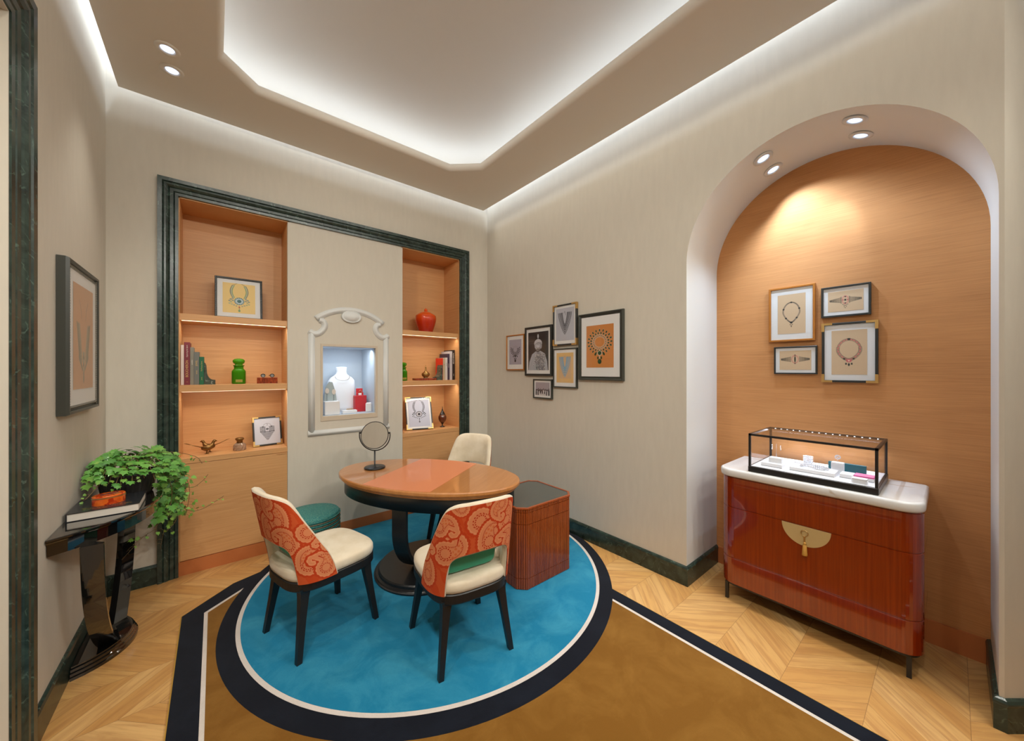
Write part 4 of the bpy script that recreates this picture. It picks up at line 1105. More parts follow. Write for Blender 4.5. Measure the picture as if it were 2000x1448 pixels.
# ---------------------------------------------------------------- printed pictures
class Canvas:
    """colour field of a printed sheet, w x h metres, drawn at a fixed cell size; x right, y up, origin bottom left, unit = width"""
    def __init__(s, w, h, bg, cell=.0022):
        s.w, s.h = w, h; s.nx = max(8, int(w/cell)); s.ny = max(8, int(h/cell))
        s.X, s.Y = np.meshgrid(np.linspace(0, 1, s.nx), np.linspace(0, h/w, s.ny)); s.A = h/w
        s.c = np.zeros((s.ny, s.nx, 3)); s.c[:] = bg[:3]; s.px = 1/s.nx
    def put(s, d, col, al=1):
        a = np.clip(.5-d/s.px, 0, 1)[..., None]*al; s.c = s.c*(1-a)+np.array(col[:3])*a
    def ell(s, x, y, rx, ry=None, col=(0, 0, 0), rot=0, al=1):
        ry = ry or rx; c, q = cos(rot), sin(rot); u = ((s.X-x)*c+(s.Y-y)*q)/rx; v = (-(s.X-x)*q+(s.Y-y)*c)/ry
        s.put((np.sqrt(u*u+v*v)-1)*min(rx, ry), col, al)
    def ringe(s, x, y, rx, ry, w, col, al=1):
        u = (s.X-x)/rx; v = (s.Y-y)/ry; s.put(np.abs(np.sqrt(u*u+v*v)-1)*min(rx, ry)-w, col, al)
    def rect(s, x0, x1, y0, y1, col, al=1): s.put(np.maximum(np.maximum(x0-s.X, s.X-x1), np.maximum(y0-s.Y, s.Y-y1)), col, al)
    def line(s, P, w, col, al=1):
        d = np.full(s.X.shape, 9.)
        for (x0, y0), (x1, y1) in zip(P[:-1], P[1:]):
            L = (x1-x0)**2+(y1-y0)**2+1e-12; t_ = np.clip(((s.X-x0)*(x1-x0)+(s.Y-y0)*(y1-y0))/L, 0, 1)
            d = np.minimum(d, np.hypot(s.X-x0-t_*(x1-x0), s.Y-y0-t_*(y1-y0)))
        s.put(d-w, col, al)
    def poly(s, P, col, al=1):
        n = len(P); ins = np.zeros(s.X.shape, bool)
        for i in range(n):
            (x0, y0), (x1, y1) = P[i], P[(i+1) % n]
            if y0 == y1: continue
            c = ((y0 > s.Y) != (y1 > s.Y)) & (s.X < (x1-x0)*(s.Y-y0)/(y1-y0)+x0); ins ^= c
        s.c = np.where(ins[..., None], s.c*(1-al)+np.array(col[:3])*al, s.c)
    def tex(s, amp, seed=0, mask=None):
        r = np.random.RandomState(seed).rand(s.ny, s.nx, 1)-.5; s.c = np.clip(s.c*(1+amp*r), 0, 1)
def K(*a): return S(*a)[:3]
INK = K(44, 44, 52); EMR = K(16, 62, 44); DK = K(24, 34, 38)
def art_necklace_sheet(cv, ink, dense=1):       # heart-shaped bib
    cx = .5; cy = cv.A*.5
    for s_ in (-1, 1):
        cv.ell(cx+s_*.17, cy+.20, .026, col=ink); cv.line([(cx+s_*.16, cy+.22), (cx+s_*.13, cy+.30), (cx+s_*.06, cy+.345), (cx, cy+.35)], .004, ink)
        for i in range(5):
            for j in range(6):
                cv.ell(cx+s_*(.09+i*.044), cy+.19-j*.044+.01*(i if i < 3 else 4-i), .017, .018, ink)
    cv.ell(cx, cy+.09, .055, .042, ink); cv.ell(cx, cy+.09, .03, .022, K(110, 110, 120))
    for j in range(9):
        w = .27*(1-j/9); k = max(1, int(w/.028))
        for i in range(-k, k+1): cv.ell(cx+i*w/max(1, k), cy-.02-j*.046, .0145, .015, ink)
    cv.line([(cx, cy+.34), (cx+.01, cy+.28), (cx-.01, cy+.25)], .006, ink)
def art_medallion(cv, ink, acc=None, light=None, cy0=.42):
    acc = acc or ink; cx = .5; cy = cv.A*cy0; sc = min(1.0, cv.A/1.15)
    def E(x, y, rx, ry, c, r=0): cv.ell(cx+x, cy+y*sc, rx, ry*sc, c, r)
    for s_ in (-1, 1):
        for j in range(15):
            q = j/14; x = .135+.085*sin(pi*(.08+.84*q)); y = .14+q*.46
            E(s_*x, y, .019, .016, acc); E(s_*(x+.052), y+.008, .018, .015, ink)
            if light: E(s_*(x+.026), y, .008, .012, light)
        for x, y, r in ((.20, .10, .03), (.26, .06, .032), (.30, .0, .03), (.25, -.04, .026), (.20, .02, .03), (.30, -.10, .026), (.23, -.13, .026), (.16, -.16, .024), (.09, -.19, .022)):
            E(s_*x, y, r, r*.8, ink if r != .026 else acc)
            if light: E(s_*x, y, r*.45, r*.36, light)
        cv.line([(cx+s_*.19, cy+.62*sc), (cx+s_*.11, cy+.67*sc), (cx+s_*.04, cy+.72*sc)], .006, K(120, 80, 60) if light else ink)
    E(0, 0, .155, .145, ink); E(0, 0, .118, .108, light or K(196, 196, 206))
    for a in range(14): E(.135*cos(a*pi/7), .125*sin(a*pi/7), .014, .014, light or K(150, 150, 160))
    E(0, 0, .066, .062, ink); E(-.015, .015, .025, .022, tuple(v*1.7 for v in ink))
    E(0, -.23, .022, .03, K(176, 50, 50) if light else ink); E(0, -.30, .012, .03, ink); E(0, -.375, .034, .040, acc)
def art_rays(cv, ink, lt, big=1, cyf=.60, R=.42):
    cx = .5; cy = cv.A*cyf; k_ = .84
    for k, (r, n_, a, b) in enumerate(((R, 20, .040, .024), (R*.76, 20, .034, .024), (R*.54, 20, .020, .015))):
        for i in range(n_):
            q = 2*pi*(i+.5*(k % 2))/n_-pi/2
            if big < 1 and sin(q) > .45: continue
            x, y = cx+r*cos(q), cy+r*sin(q)*k_
            if k < 2: cv.ell(x, y, a*1.25, b*1.3, lt, q, .55); cv.ell(x, y, a, b, ink, q)
            else: cv.ell(x, y, a*1.6, b*1.6, lt, q); cv.ell(x, y, a*.9, b*.9, ink, q)
    cv.ringe(cx, cy, R*.65, R*.65*k_, .004, lt); cv.ringe(cx, cy, R*.43, R*.43*k_, .004, lt)
    y0 = cy-.335
    cv.ell(cx, y0, .088, .080, lt); cv.ell(cx, y0, .066, .060, ink); cv.ell(cx-.015, y0+.012, .024, .02, tuple(v*1.8 for v in ink))
    for s_ in (-1, 1): cv.ell(cx+s_*.155, y0-.03, .032, .050, ink, s_*.4); cv.ell(cx+s_*.062, y0-.145, .030, .045, ink)
    cv.ell(cx, y0-.13, .016, .05, lt); cv.ell(cx, y0-.255, .070, .078, ink); cv.ell(cx-.015, y0-.24, .028, .032, tuple(v*1.8 for v in ink))
def art_bib(cv, ink, lt=None, wide=.30, blue=False):
    cx = .5; A = cv.A
    for i in range(46):
        q = i/45
        for s_ in (-1, 1):
            for k in range(5):
                w = wide-.045*k; x = cx+s_*w*(cos(q*pi/2)**.75 if q < 1 else 0)*(1-.05*k); y = A*(.86-.66*q**1.25)+.085*k*q
                if y < A*.86: cv.ell(x, y, .017, .013, ink if (i+k) % 4 else (lt or ink))
    for j in range(9): cv.ell(cx, A*(.52-.04*j), .020, .016, ink)
    cv.line([(cx-.05, A*.84), (cx, A*.90), (cx+.03, A*.84), (cx+.05, A*.78)], .006, ink)
def art_pear(cv, ink, pink):
    cx = .5; cy = cv.A*.55; P = []
    for i in range(72):
        q = 2*pi*i/72; w = .30*(1-.25*max(0, -sin(q))); x = cx+w*cos(q)*(1-.28*max(0, -sin(q))**2); y = cy+.44*sin(q)-.02; P.append((x, y))
    cv.line([(a*.9+cx*.1, b*.93+cy*.07) for a, b in P]+[(P[0][0]*.9+cx*.1, P[0][1]*.93+cy*.07)], .004, pink)
    for i, (x, y) in enumerate(P): cv.ell(x, y, .024, .013, ink, 2*pi*i/72)
    for q in (90, 160, 20, 215, 325): cv.ell(*P[int(q/5) % 72], .036, .036, ink)
    b = (cx, cy-.47); cv.ell(*b, .048, .048, ink); cv.ell(cx-.04, b[1]-.09, .018, col=ink); cv.ell(cx+.04, b[1]-.09, .018, col=ink); cv.ell(cx, b[1]-.11, .015, col=ink); cv.ell(cx, b[1]-.17, .018, .032, ink)
def art_pinkchain(cv, ink, pink):
    cx = .5; cy = cv.A*.56; P = []
    for i in range(60):
        q = 2*pi*i/60; x = cx+.345*cos(q)*(1-.30*max(0, -sin(q))**2); y = cy+.42*sin(q); P.append((x, y))
    for k_, r in ((1.0, .004), (.82, .003)):
        cv.line([(cx+(x-cx)*k_, cy+(y-cy)*k_) for x, y in P+[P[0]]], r*1.5, ink)
    for i, (x, y) in enumerate(P):
        xx, yy = cx+(x-cx)*.91, cy+(y-cy)*.91
        cv.ell(xx, yy, .026, .024, pink, al=.8) if i % 3 else cv.ell(xx, yy, .015, .015, ink)
        if y < cy+.1: cv.ell(cx+(x-cx)*1.05, cy+(y-cy)*1.05, .009, .009, ink); cv.ell(cx+(x-cx)*.78, cy+(y-cy)*.80, .008, .008, ink)
    cv.rect(cx-.04, cx+.04, cy+.36, cy+.435, ink); cv.ell(cx, cy-.42, .08, .062, pink); cv.ell(cx, cy-.42, .025, .025, K(240, 220, 200))
    for s_ in (-1, 1): cv.ell(cx+s_*.13, cy-.35, .036, .030, ink); cv.ell(cx+s_*.08, cy-.54, .026, .040, ink)
    cv.ell(cx, cy-.57, .030, .055, ink)
def art_bracelet(cv, ink, pink, drop=True):
    cx, cy = .5, cv.A*.55
    for s_ in (-1, 1):
        for i in range(9):
            h = .085*(1-i*.085); x = cx+s_*(.14+i*.037)
            for j in range(5): cv.ell(x, cy-h+j*h/2, .0155, .0125, ink)
        if drop:
            for j in range(6): cv.ell(cx+s_*.115, cy-.11+j*.044, .016, .014, ink)
            cv.ell(cx+s_*.065, cy, .022, .022, pink); cv.ell(cx+s_*.065, cy, .011, .011, ink)
    if drop:
        cv.ringe(cx, cy, .085, .145, .012, pink, .7); cv.rect(cx-.028, cx+.028, cy-.035, cy+.035, ink)
        for y in (.12, -.12): cv.ell(cx, cy+y, .025, .024, ink)
        for x, y in ((-.07, -.17), (.07, -.17), (-.035, -.20), (.035, -.20), (0, -.21), (-.03, -.255), (.03, -.255), (0, -.30)): cv.ell(cx+x, cy+y, .014, .014, ink)
    else:
        cv.ringe(cx, cy, .10, .15, .010, pink, .8); cv.ell(cx, cy, .024, .13, ink)
        for y in (.165, -.165): cv.ell(cx, cy+y, .02, .02, ink)
def art_portrait(cv):       # seated figure in a jewelled turban, silvery monochrome
    A = cv.A; cx = .5
    r_ = np.random.RandomState(5)
    cv.rect(0, .35, 0, A*.9, K(82, 72, 70), .5); cv.line([(0, A*.77), (.3, A*.77)], .004, K(120, 110, 104))
    body = [(.02, 0), (.06, A*.22), (.20, A*.42), (.40, A*.50), (.62, A*.50), (.82, A*.43), (.93, A*.24), (.97, 0)]
    cv.poly(body, K(176, 180, 190))
    for i in range(26): cv.line([(.08+i*.033, 0), (.16+i*.028, A*.20), (.36+i*.012, A*.46)], .004, K(128+(i*37) % 60, 132+(i*37) % 60, 142+(i*37) % 60), .7)
    cv.poly([(.40, A*.05), (.38, A*.25), (.43, A*.46), (.60, A*.46), (.74, A*.36), (.82, 0), (.45, 0)], K(120, 122, 134))
    for j in range(13):
        w = .10+.012*j
        for i in range(-6, 7): cv.ell(cx+.02+i*w/6, A*.45-j*.036-.035*(1-(i/6)**2), .011, .011, K(222, 224, 232) if (i+j) % 2 else K(84, 86, 98))
    for i in range(260):
        x, y = r_.rand()*.5+.35, r_.rand()*A*.42; cv.ell(x, y, .010+.012*r_.rand(), .010+.01*r_.rand(), K(*([60+int(160*r_.rand())]*3)), al=.7)
    cv.ell(cx-.01, A*.575, .115, .135, K(150, 146, 146)); cv.ell(cx-.03, A*.57, .07, .10, K(186, 182, 180)); 
    cv.ell(cx-.01, A*.515, .105, .06, K(92, 89, 92)); cv.ell(cx-.02, A*.53, .06, .03, K(160, 156, 154))
    for s_ in (-1, 1): cv.ell(cx-.02+s_*.045, A*.595, .02, .010, K(40, 38, 42)); cv.line([(cx-.02+s_*.02, A*.615), (cx-.02+s_*.075, A*.61)], .006, K(60, 58, 60))
    cv.line([(cx-.02, A*.59), (cx-.035, A*.555), (cx-.005, A*.552)], .006, K(110, 106, 106)); cv.line([(cx-.06, A*.538), (cx-.02, A*.546), (cx+.02, A*.538)], .007, K(70, 68, 70)); cv.line([(cx-.04, A*.525), (cx, A*.525)], .005, K(110, 104, 104))
    cv.ell(cx, A*.70, .19, .145, K(196, 198, 206)); cv.ell(cx-.12, A*.64, .05, .10, K(180, 182, 190)); cv.ell(cx+.13, A*.64, .055, .11, K(160, 162, 172))
    for i in range(7): cv.line([(cx-.18+i*.03, A*.66+.01*i), (cx+.02*i-.05, A*.73), (cx+.16, A*.66+.012*i)], .004, K(132, 134, 146), .8)
    for x, y in ((0, .70), (-.05, .685), (.05, .685), (.0, .665)): cv.ell(cx+x, A*y, .022, .020, K(90, 92, 104)); cv.ell(cx+x, A*y, .010, .010, K(236, 238, 244))
    cv.line([(cx, A*.74), (cx, A*.86)], .012, K(200, 202, 208)); cv.ell(cx, A*.885, .035, .075, K(206, 208, 212)); cv.tex(.18, 3)
def art_group(cv):
    A = cv.A; r_ = np.random.RandomState(2); cv.rect(0, 1, A*.45, A, K(170, 160, 168), 1); cv.rect(0, 1, 0, A*.45, K(96, 84, 92))
    for i in range(13):
        x = .06+.075*i; h = A*(.30+.16*((i*7) % 5)/5); c = K(*([(48, 52, 56), (190, 186, 190), (70, 60, 66), (216, 212, 214)][i % 4]))
        cv.poly([(x-.06, 0), (x-.05, h*.8), (x, h), (x+.05, h*.8), (x+.06, 0)], c); cv.ell(x, h+.03, .03, .035, K(146, 128, 124)); cv.ell(x, h+.05, .028, .02, K(40, 36, 40))
    cv.rect(.3, .75, 0, A*.12, K(200, 196, 200)); cv.tex(.2, 1)
def art_leafdrop(cv, ink, lt):
    cx = .5; A = cv.A
    for s_ in (-1, 1):
        cv.line([(cx+s_*.22, A*.86), (cx+s_*.14, A*.78), (cx+s_*.10, A*.68)], .006, ink)
        for i in range(11):
            y = A*(.62-.034*i); x = cx+s_*(.26-.012*i)
            cv.ell(x+s_*.05, y, .045, .024, ink, s_*.9); cv.ell(x-s_*.05, y-.01, .04, .022, lt, -s_*.9); cv.ell(x, y, .02, .03, ink)
        for i in range(6): cv.ell(cx+s_*(.22-.03*i), A*(.30-.02*i), .045, .022, ink, s_*1.1)
    for i in range(7): cv.ell(cx, A*(.34-.038*i), .05-.004*i, .035, ink if i % 2 else lt)
    cv.ell(cx, A*.10, .03, .07, ink)

def picture(label, w, h, loc, rz, bw, fcol, art, matw, bg, ink_cell=.0022, depth=.024, corners=False, ribbed=False, beads=False, tilt=0, group=None, cat='framed picture', profile='flat', name='framed_picture', paper=None):
    """local x right, z up, front faces -y; origin bottom centre of the back"""
    t = thing(name, label, cat, loc, rz, group)
    if tilt: t.rotation_euler.x = radians(tilt)
    hw = w/2
    if profile == 'flat': pf = [(0, 0), (0, depth-.002), (.002, depth), (bw-.002, depth), (bw, depth-.003), (bw, depth-.010)]
    else: pf = [(0, 0), (0, depth*.7), (bw*.12, depth), (bw*.35, depth*.97), (bw*.5, depth*.72), (bw*.7, depth*.62), (bw*.8, depth*.72), (bw*.93, depth*.66), (bw, depth*.5), (bw, depth*.3)]
    m = MB()
    R = []
    for q, d in pf: R.append([(-hw+q, -d, q), (hw-q, -d, q), (hw-q, -d, h-q), (-hw+q, -d, h-q)])
    m.rings(R, True, False)
    m.add([(-hw, 0, 0), (hw, 0, 0), (hw, 0, h), (-hw, 0, h)], [(0, 3, 2, 1)])
    if ribbed:
        nb = int(h/.011)
        for k in range(nb):
            z = (k+.5)*h/nb
            for s_ in (-1, 1): m.box(s_*(hw-bw*.5)-bw*.42, s_*(hw-bw*.5)+bw*.42, -depth-.004, -depth+.002, z-.0033, z+.0033, .0015)
        nb = int(w/.011)
        for k in range(nb):
            x = -hw+(k+.5)*w/nb
            for z in (bw*.5, h-bw*.5): m.box(x-.0033, x+.0033, -depth-.004, -depth+.002, z-bw*.42, z+bw*.42, .0015)
    fixn(m.build('frame', fcol, t))
    if beads:
        m = MB(); r = .0045
        for s_ in (-1, 1):
            k = int(h/.0125)
            for i in range(1, k): m.lathe([(0, -r), (r*.8, -r*.6), (r, 0), (r*.8, r*.6), (0, r)], (s_*(hw-bw*.78), -depth*.80, i*h/k), 8)
        k = int(w/.0125)
        for z in (bw*.78, h-bw*.78):
            for i in range(3, k-2): m.lathe([(0, -r), (r*.8, -r*.6), (r, 0), (r*.8, r*.6), (0, r)], (-hw+i*w/k, -depth*.80, z), 8)
        m.build('beading', mat('frame_beading', (.16, .15, .12, 1), .4, .3), t)
    if corners:
        c = min(w, h)*.20
        for sx_ in (-1, 1):
            for sz in (0, 1):
                m = MB(); e = .0012
                x0, x1 = sx_*(hw+e), sx_*(hw-c); z0, z1 = (-e, c) if sz == 0 else (h+e, h-c)
                zb_ = z0+(bw if sz == 0 else -bw); m.box(x0, x1, -depth-e, -.001, z0, zb_); m.box(x0, sx_*(hw-bw), -depth-e, -.001, zb_, z1)
                m.build('gilt_corner', M_GOLDF, t)
    y = -depth+.0095
    m = MB(); m.box(-hw+bw-.001, hw-bw+.001, y, y+.002, bw-.001, h-bw+.001); m.build('mat_board', paper or M_MATB, t)
    pw, ph = w-2*bw-2*matw[0], h-2*bw-matw[1]-matw[2]
    cv = Canvas(pw, ph, bg, ink_cell); art(cv)
    xs = np.linspace(-pw/2, pw/2, cv.nx); zs = np.linspace(bw+matw[2], bw+matw[2]+ph, cv.ny); XX, ZZ = np.meshgrid(xs, zs)
    V = np.stack([XX, np.full(XX.shape, y-.0012), ZZ], -1)
    grid_mesh('print', V, M_PRINT, t, cv.c, smooth=False, flip=True)
    m = MB(); m.box(-hw+bw*.9, hw-bw*.9, y-.006, y-.0045, bw*.9, h-bw*.9); m.build('glass_pane', M_PANE, t)
    return t
M_FBLK = mat('black_frame_wood', (.022, .024, .022, 1), .32); M_FOLV = mat('dark_green_grey_frame', (.040, .042, .034, 1), .35)
M_FGOLD = mat('amber_gilt_frame', S(186, 120, 52), .35, .45)
TAN = K(212, 184, 150); GREYP = K(178, 178, 192)
RW = lambda y, z: (XR-.001, y, z)
G1 = 'framed pictures on the right wall'
k = XR-.022
def onwall(y0, y1, z0, z1): return dict(w=y1-y0, h=z1-z0, loc=(XR-.0015, (y0+y1)/2, z0), rz=-pi/2)
picture('small gilt framed necklace photo, leftmost on the right hand wall', **onwall(2.866, 3.165, 1.503, 1.888), bw=.012, fcol=M_FGOLD, art=lambda c: art_rays(c, INK, K(120, 120, 130), .9, .60, .36), matw=(.035, .04, .05), bg=K(170, 166, 182), group=G1)
picture('black framed grey portrait of a person in a plumed turban and jewels', **onwall(2.460, 2.852, 1.446, 1.948), bw=.022, fcol=M_FBLK, art=art_portrait, matw=(.026, .035, .035), bg=K(56, 52, 52), group=G1)
picture('tall black framed bib necklace print with gilt corners, topmost on the right hand wall', **onwall(2.147, 2.442, 1.736, 2.120), bw=.014, fcol=M_FBLK, art=lambda c: art_bib(c, INK, K(90, 90, 100), .36), matw=(.022, .022, .030), bg=K(186, 188, 200), corners=True, group=G1)
picture('smallest dark framed group photo under the turban portrait', **onwall(2.460, 2.725, 1.219, 1.413), bw=.013, fcol=M_FOLV, art=art_group, matw=(.020, .018, .020), bg=K(150, 140, 146), group=G1)
picture('dark framed blue necklace drawing on yellow paper, below the gilt cornered one', **onwall(2.147, 2.442, 1.338, 1.708), bw=.012, fcol=M_FOLV, art=lambda c: (c.rect(.16, .86, .14*c.A, .88*c.A, K(206, 170, 134), .6), art_bib(c, K(98, 158, 192), K(150, 190, 206), .32)), matw=(.030, .030, .036), bg=K(224, 184, 120), group=G1)
picture('largest picture on the right hand wall, emerald necklace on orange paper', **onwall(1.666, 2.124, 1.416, 1.996), bw=.034, fcol=M_FOLV, art=lambda c: art_rays(c, K(22, 66, 40), K(206, 190, 170)), matw=(.055, .075, .075), bg=K(206, 134, 72), depth=.03, profile='m', group=G1)
G2 = 'framed pictures in the arched niche'
def onniche(y0, y1, z0, z1): return dict(w=y1-y0, h=z1-z0, loc=(XN-.0015, (y0+y1)/2, z0), rz=-pi/2)
PK = K(206, 100, 104)
picture('gilt framed pear-shaped necklace drawing, upper left in the arched niche', **onniche(.567, .823, 1.699, 2.073), bw=.013, fcol=M_FGOLD, art=lambda c: art_pear(c, DK, K(196, 168, 160)), matw=(.038, .040, .040), bg=TAN, group=G2)
picture('black framed bracelet drawing with small drops, upper right in the arched niche', **onniche(.307, .537, 1.838, 2.031), bw=.011, fcol=M_FBLK, art=lambda c: art_bracelet(c, DK, PK), matw=(.022, .022, .022), bg=TAN, group=G2)
picture('black framed bracelet drawing with an oval centre, lower left in the arched niche', **onniche(.557, .792, 1.476, 1.663), bw=.009, fcol=M_FBLK, art=lambda c: art_bracelet(c, DK, PK, False), matw=(.022, .020, .020), bg=TAN, group=G2)
picture('pink and black necklace drawing with gilt frame corners, lower right in the arched niche', **onniche(.277, .534, 1.426, 1.800), bw=.013, fcol=M_FBLK, art=lambda c: art_pinkchain(c, DK, PK), matw=(.034, .036, .036), bg=TAN, corners=True, group=G2)
# left wall picture
picture('tall dark beaded frame on the left wall with a pale leaf necklace drawing on tan', w=.556, h=.738, loc=(XL+.0015, 2.862, 1.290), rz=pi/2, bw=.042, fcol=M_FOLV, art=lambda c: art_leafdrop(c, K(132, 122, 96), K(158, 146, 118)), matw=(.055, .055, .075), bg=K(206, 150, 104), depth=.040, profile='m', beads=True)
# standing pictures on the shelves
SZ = [.852, 1.391, 1.920]
picture('ribbed black frame with a green and blue necklace drawing, standing on the top left shelf', w=.315, h=.345, loc=(.155, 3.74, SZ[2]+.001), rz=0, bw=.015, fcol=M_FBLK, art=lambda c: art_medallion(c, K(70, 110, 110), K(110, 158, 120), K(196, 214, 220), .40), matw=(.035, .03, .035), bg=K(238, 208, 140), ribbed=True, tilt=-7, cat='framed picture')
picture('small gilt cornered frame with a heart-shaped bib necklace on the lowest left shelf', w=.212, h=.245, loc=(.352, 3.76, SZ[0]+.001), rz=radians(8), bw=.011, fcol=M_FBLK, art=lambda c: art_necklace_sheet(c, INK), matw=(.001, .001, .001), bg=K(206, 208, 220), corners=True, tilt=-11, ink_cell=.0018)
picture('gilt cornered frame with a medallion necklace on the lowest shelf right of the display niche', w=.285, h=.365, loc=(1.735, 3.70, SZ[0]+.001), rz=radians(-14), bw=.010, fcol=M_FBLK, art=lambda c: art_medallion(c, INK, K(80, 80, 92), None, .46), matw=(.018, .02, .02), bg=K(190, 194, 212), corners=True, tilt=-22, ink_cell=.0018)

# ---------------------------------------------------------------- writing on spines
def text_mesh(name, s_, size, mt, parent, loc, rot, ext=.0003):
    cu = bpy.data.curves.new('lettering_curve', 'FONT'); cu.body = s_; cu.size = size; cu.extrude = ext; cu.align_x = 'CENTER'; cu.align_y = 'CENTER'
    o = bpy.data.objects.new('lettering_tmp', cu); COL.objects.link(o)
    dg = bpy.context.evaluated_depsgraph_get(); me = bpy.data.meshes.new_from_object(o.evaluated_get(dg))
    bpy.data.objects.remove(o); me.materials.clear(); me.materials.append(mt); me.name = name
    q = bpy.data.objects.new(name, me); COL.objects.link(q); q.parent = parent; q.location = loc; q.rotation_euler = rot; return q
M_PAP = mat('book_paper', (.72, .68, .60, 1), .8)
M_TGOLD = mat('gold_lettering', S(214, 178, 110), .5); M_TWHT = mat('pale_lettering', S(222, 214, 206), .6); M_TBLK = mat('dark_lettering', S(30, 28, 32), .6)
def book(x0, x1, h, d, yf, z, col, label, texts=(), group=None, rough=.5):
    t = thing('book', label, 'book', ((x0+x1)/2, yf, z), 0, group); w = (x1-x0)/2-.0004; mt = mat('book_cover_%d' % len(MATS), col, rough)
    m = MB(); m.box(-w, w, 0, .003, 0, h, .0008); m.box(-w, -w+.002, .003, d, 0, h); m.box(w-.002, w, .003, d, 0, h); m.build('cover', mt, t)
    m = MB(); m.box(-w+.0021, w-.0021, .0031, d-.004, .003, h-.003); m.build('pages', M_PAP, t)
    for s_, size, zf, mtl, xo in texts: text_mesh('spine_lettering', s_, size, mtl, t, (xo, -.0004, h*zf), (pi/2, -pi/2, 0))
    return t
z = SZ[1]+.0005; yb = 3.655; G3 = 'books at the left end of the middle left shelf'
book(-.198, -.180, .300, .19, yb, z, S(206, 196, 190), 'white spined book, leftmost on the middle left shelf', group=G3)
book(-.180, -.146, .322, .20, yb, z, S(112, 34, 48), 'tall burgundy book with gilt spine lettering on the middle left shelf', [('BOUCHERON', .0205, .38, M_TGOLD, 0), ('Capturing the Spirit', .0115, .79, M_TWHT, 0), ('||', .010, .07, M_TGOLD, 0)], G3)
book(-.146, -.124, .285, .19, yb, z, S(126, 124, 112), 'grey book next to the burgundy one', [('jewellery', .010, .6, M_TWHT, 0)], G3)
book(-.124, -.093, .250, .18, yb, z, S(104, 108, 104), 'slate grey book with gold lettering left of the green book', [('JEWEL', .016, .66, M_TGOLD, 0), ('artists', .012, .38, M_TGOLD, 0)], G3)
book(-.093, -.066, .214, .17, yb, z, S(14, 96, 62), 'green book with gold spine writing beside the marble bookend', [('The Precious Stones', .0095, .66, M_TGOLD, 0), ('jewels', .0095, .22, M_TGOLD, 0)], G3)
M_GM2 = marble('green_bookend_marble', (.04, .055, .045, 1), (.10, .125, .10, 1), (.4, .45, .4, 1), 14.0, .2)
def bookend(x, s_, label, flip=1):
    P = [(0, 0), (.068, 0), (.068, .034)]
    for i in range(9): q = i/8*pi/2; P.append((.056-.040*sin(q), .036+.072*(1-cos(q))))
    P += [(.014, .145), (.008, .165), (0, .172)]
    m = MB(); m.prism([(a*flip, b) for a, b in P], 0, .11, 'y'); o = fixn(m.build('bookend', M_GM2)); o.location = (x, yb-.0, z); return tag(o, label, 'bookend', 'green marble bookends')
bookend(-.0655, 1, 'green marble bookend at the right of the books on the middle left shelf')
G4 = 'books at the right end of the middle right shelf'
ob = yb
book(2.112, 2.146, .345, .20, yb, z, S(34, 24, 22), 'black book with pale lettering, rightmost on the middle right shelf', [('BOUCHERON', .020, .72, M_TWHT, 0), ('Jewels', .010, .17, M_TWHT, 0)], G4)
book(2.078, 2.112, .330, .20, yb, z, S(196, 190, 194), 'tall white book left of the black one on the middle right shelf', [('jewels and objects', .010, .68, M_TBLK, 0)], G4)
book(2.050, 2.078, .300, .19, yb, z, S(62, 46, 66), 'dark purple book between two white books on the middle right shelf', [('ornament', .012, .55, M_TWHT, 0)], G4)
book(2.022, 2.050, .255, .18, yb, z, S(206, 200, 196), 'short white book left of the purple one on the middle right shelf', [('Cartier', .013, .70, M_TBLK, 0)], G4)
book(1.994, 2.022, .250, .17, yb, z, S(186, 168, 140), 'beige book with a red front cover beside the right shelf bookend', [('art', .012, .7, M_TBLK, 0)], G4)
m = MB(); m.box(1.990, 1.9935, yb+.002, yb+.17, z, z+.25); o = m.build('booklet', mat('red_cover', S(222, 50, 26), .5)); tag(o, 'thin red booklet leaning on the beige book, right hand shelf', 'book')
bookend(1.989, 1, 'green marble bookend at the left of the books on the middle right shelf', -1)

# ---------------------------------------------------------------- shelf objects
M_GRG = mat('green_glass', S(84, 176, 24), .04); M_GRG.node_tree.nodes['Principled BSDF'].inputs['Transmission Weight'].default_value = .55; M_GRG.node_tree.nodes['Principled BSDF'].inputs['IOR'].default_value = 1.3
def glassjar(x, y, label):
    t = thing('glass_jar', label, 'glass jar', (x, y, SZ[1]+.0005), 0, 'green glass jars')
    m = MB(); m.lathe([(0, 0), (.044, 0), (.047, .004), (.047, .080), (.046, .088), (.038, .097), (.032, .102), (.032, .118), (.036, .120), (.036, .1225), (.030, .1225), (.028, .10), (.040, .086), (.042, .080), (.042, .006), (0, .005)], n=40); fixn(m.build('jar_body', M_GRG, t))
    m = MB(); m.lathe([(.0, .123), (.039, .123), (.039, .126), (.026, .128), (.026, .134), (.036, .140), (.041, .150), (.040, .160), (.030, .168), (.012, .171), (0, .1715)], n=40); fixn(m.build('lid', M_GRG, t))
    m = MB(); m.box(-.022, .022, -.0478, -.0472, .012, .030); 
    m.build('gold_band', mat('gold_print', S(150, 140, 50), .5), t)
    for ss in range(9): pass
    return t
j = glassjar(.150, 3.70, 'green glass jar with a rounded lid in the middle of the left hand shelf')
for c in kids(j): pass
j2 = copy_tree(j); j2.location = (1.548, 3.72, SZ[1]+.0005); j2['label'] = 'green glass jar half hidden at the left edge of the right hand shelf'
j.scale = (1, 1, 1.20); j2.scale = (1, 1, 1.14)
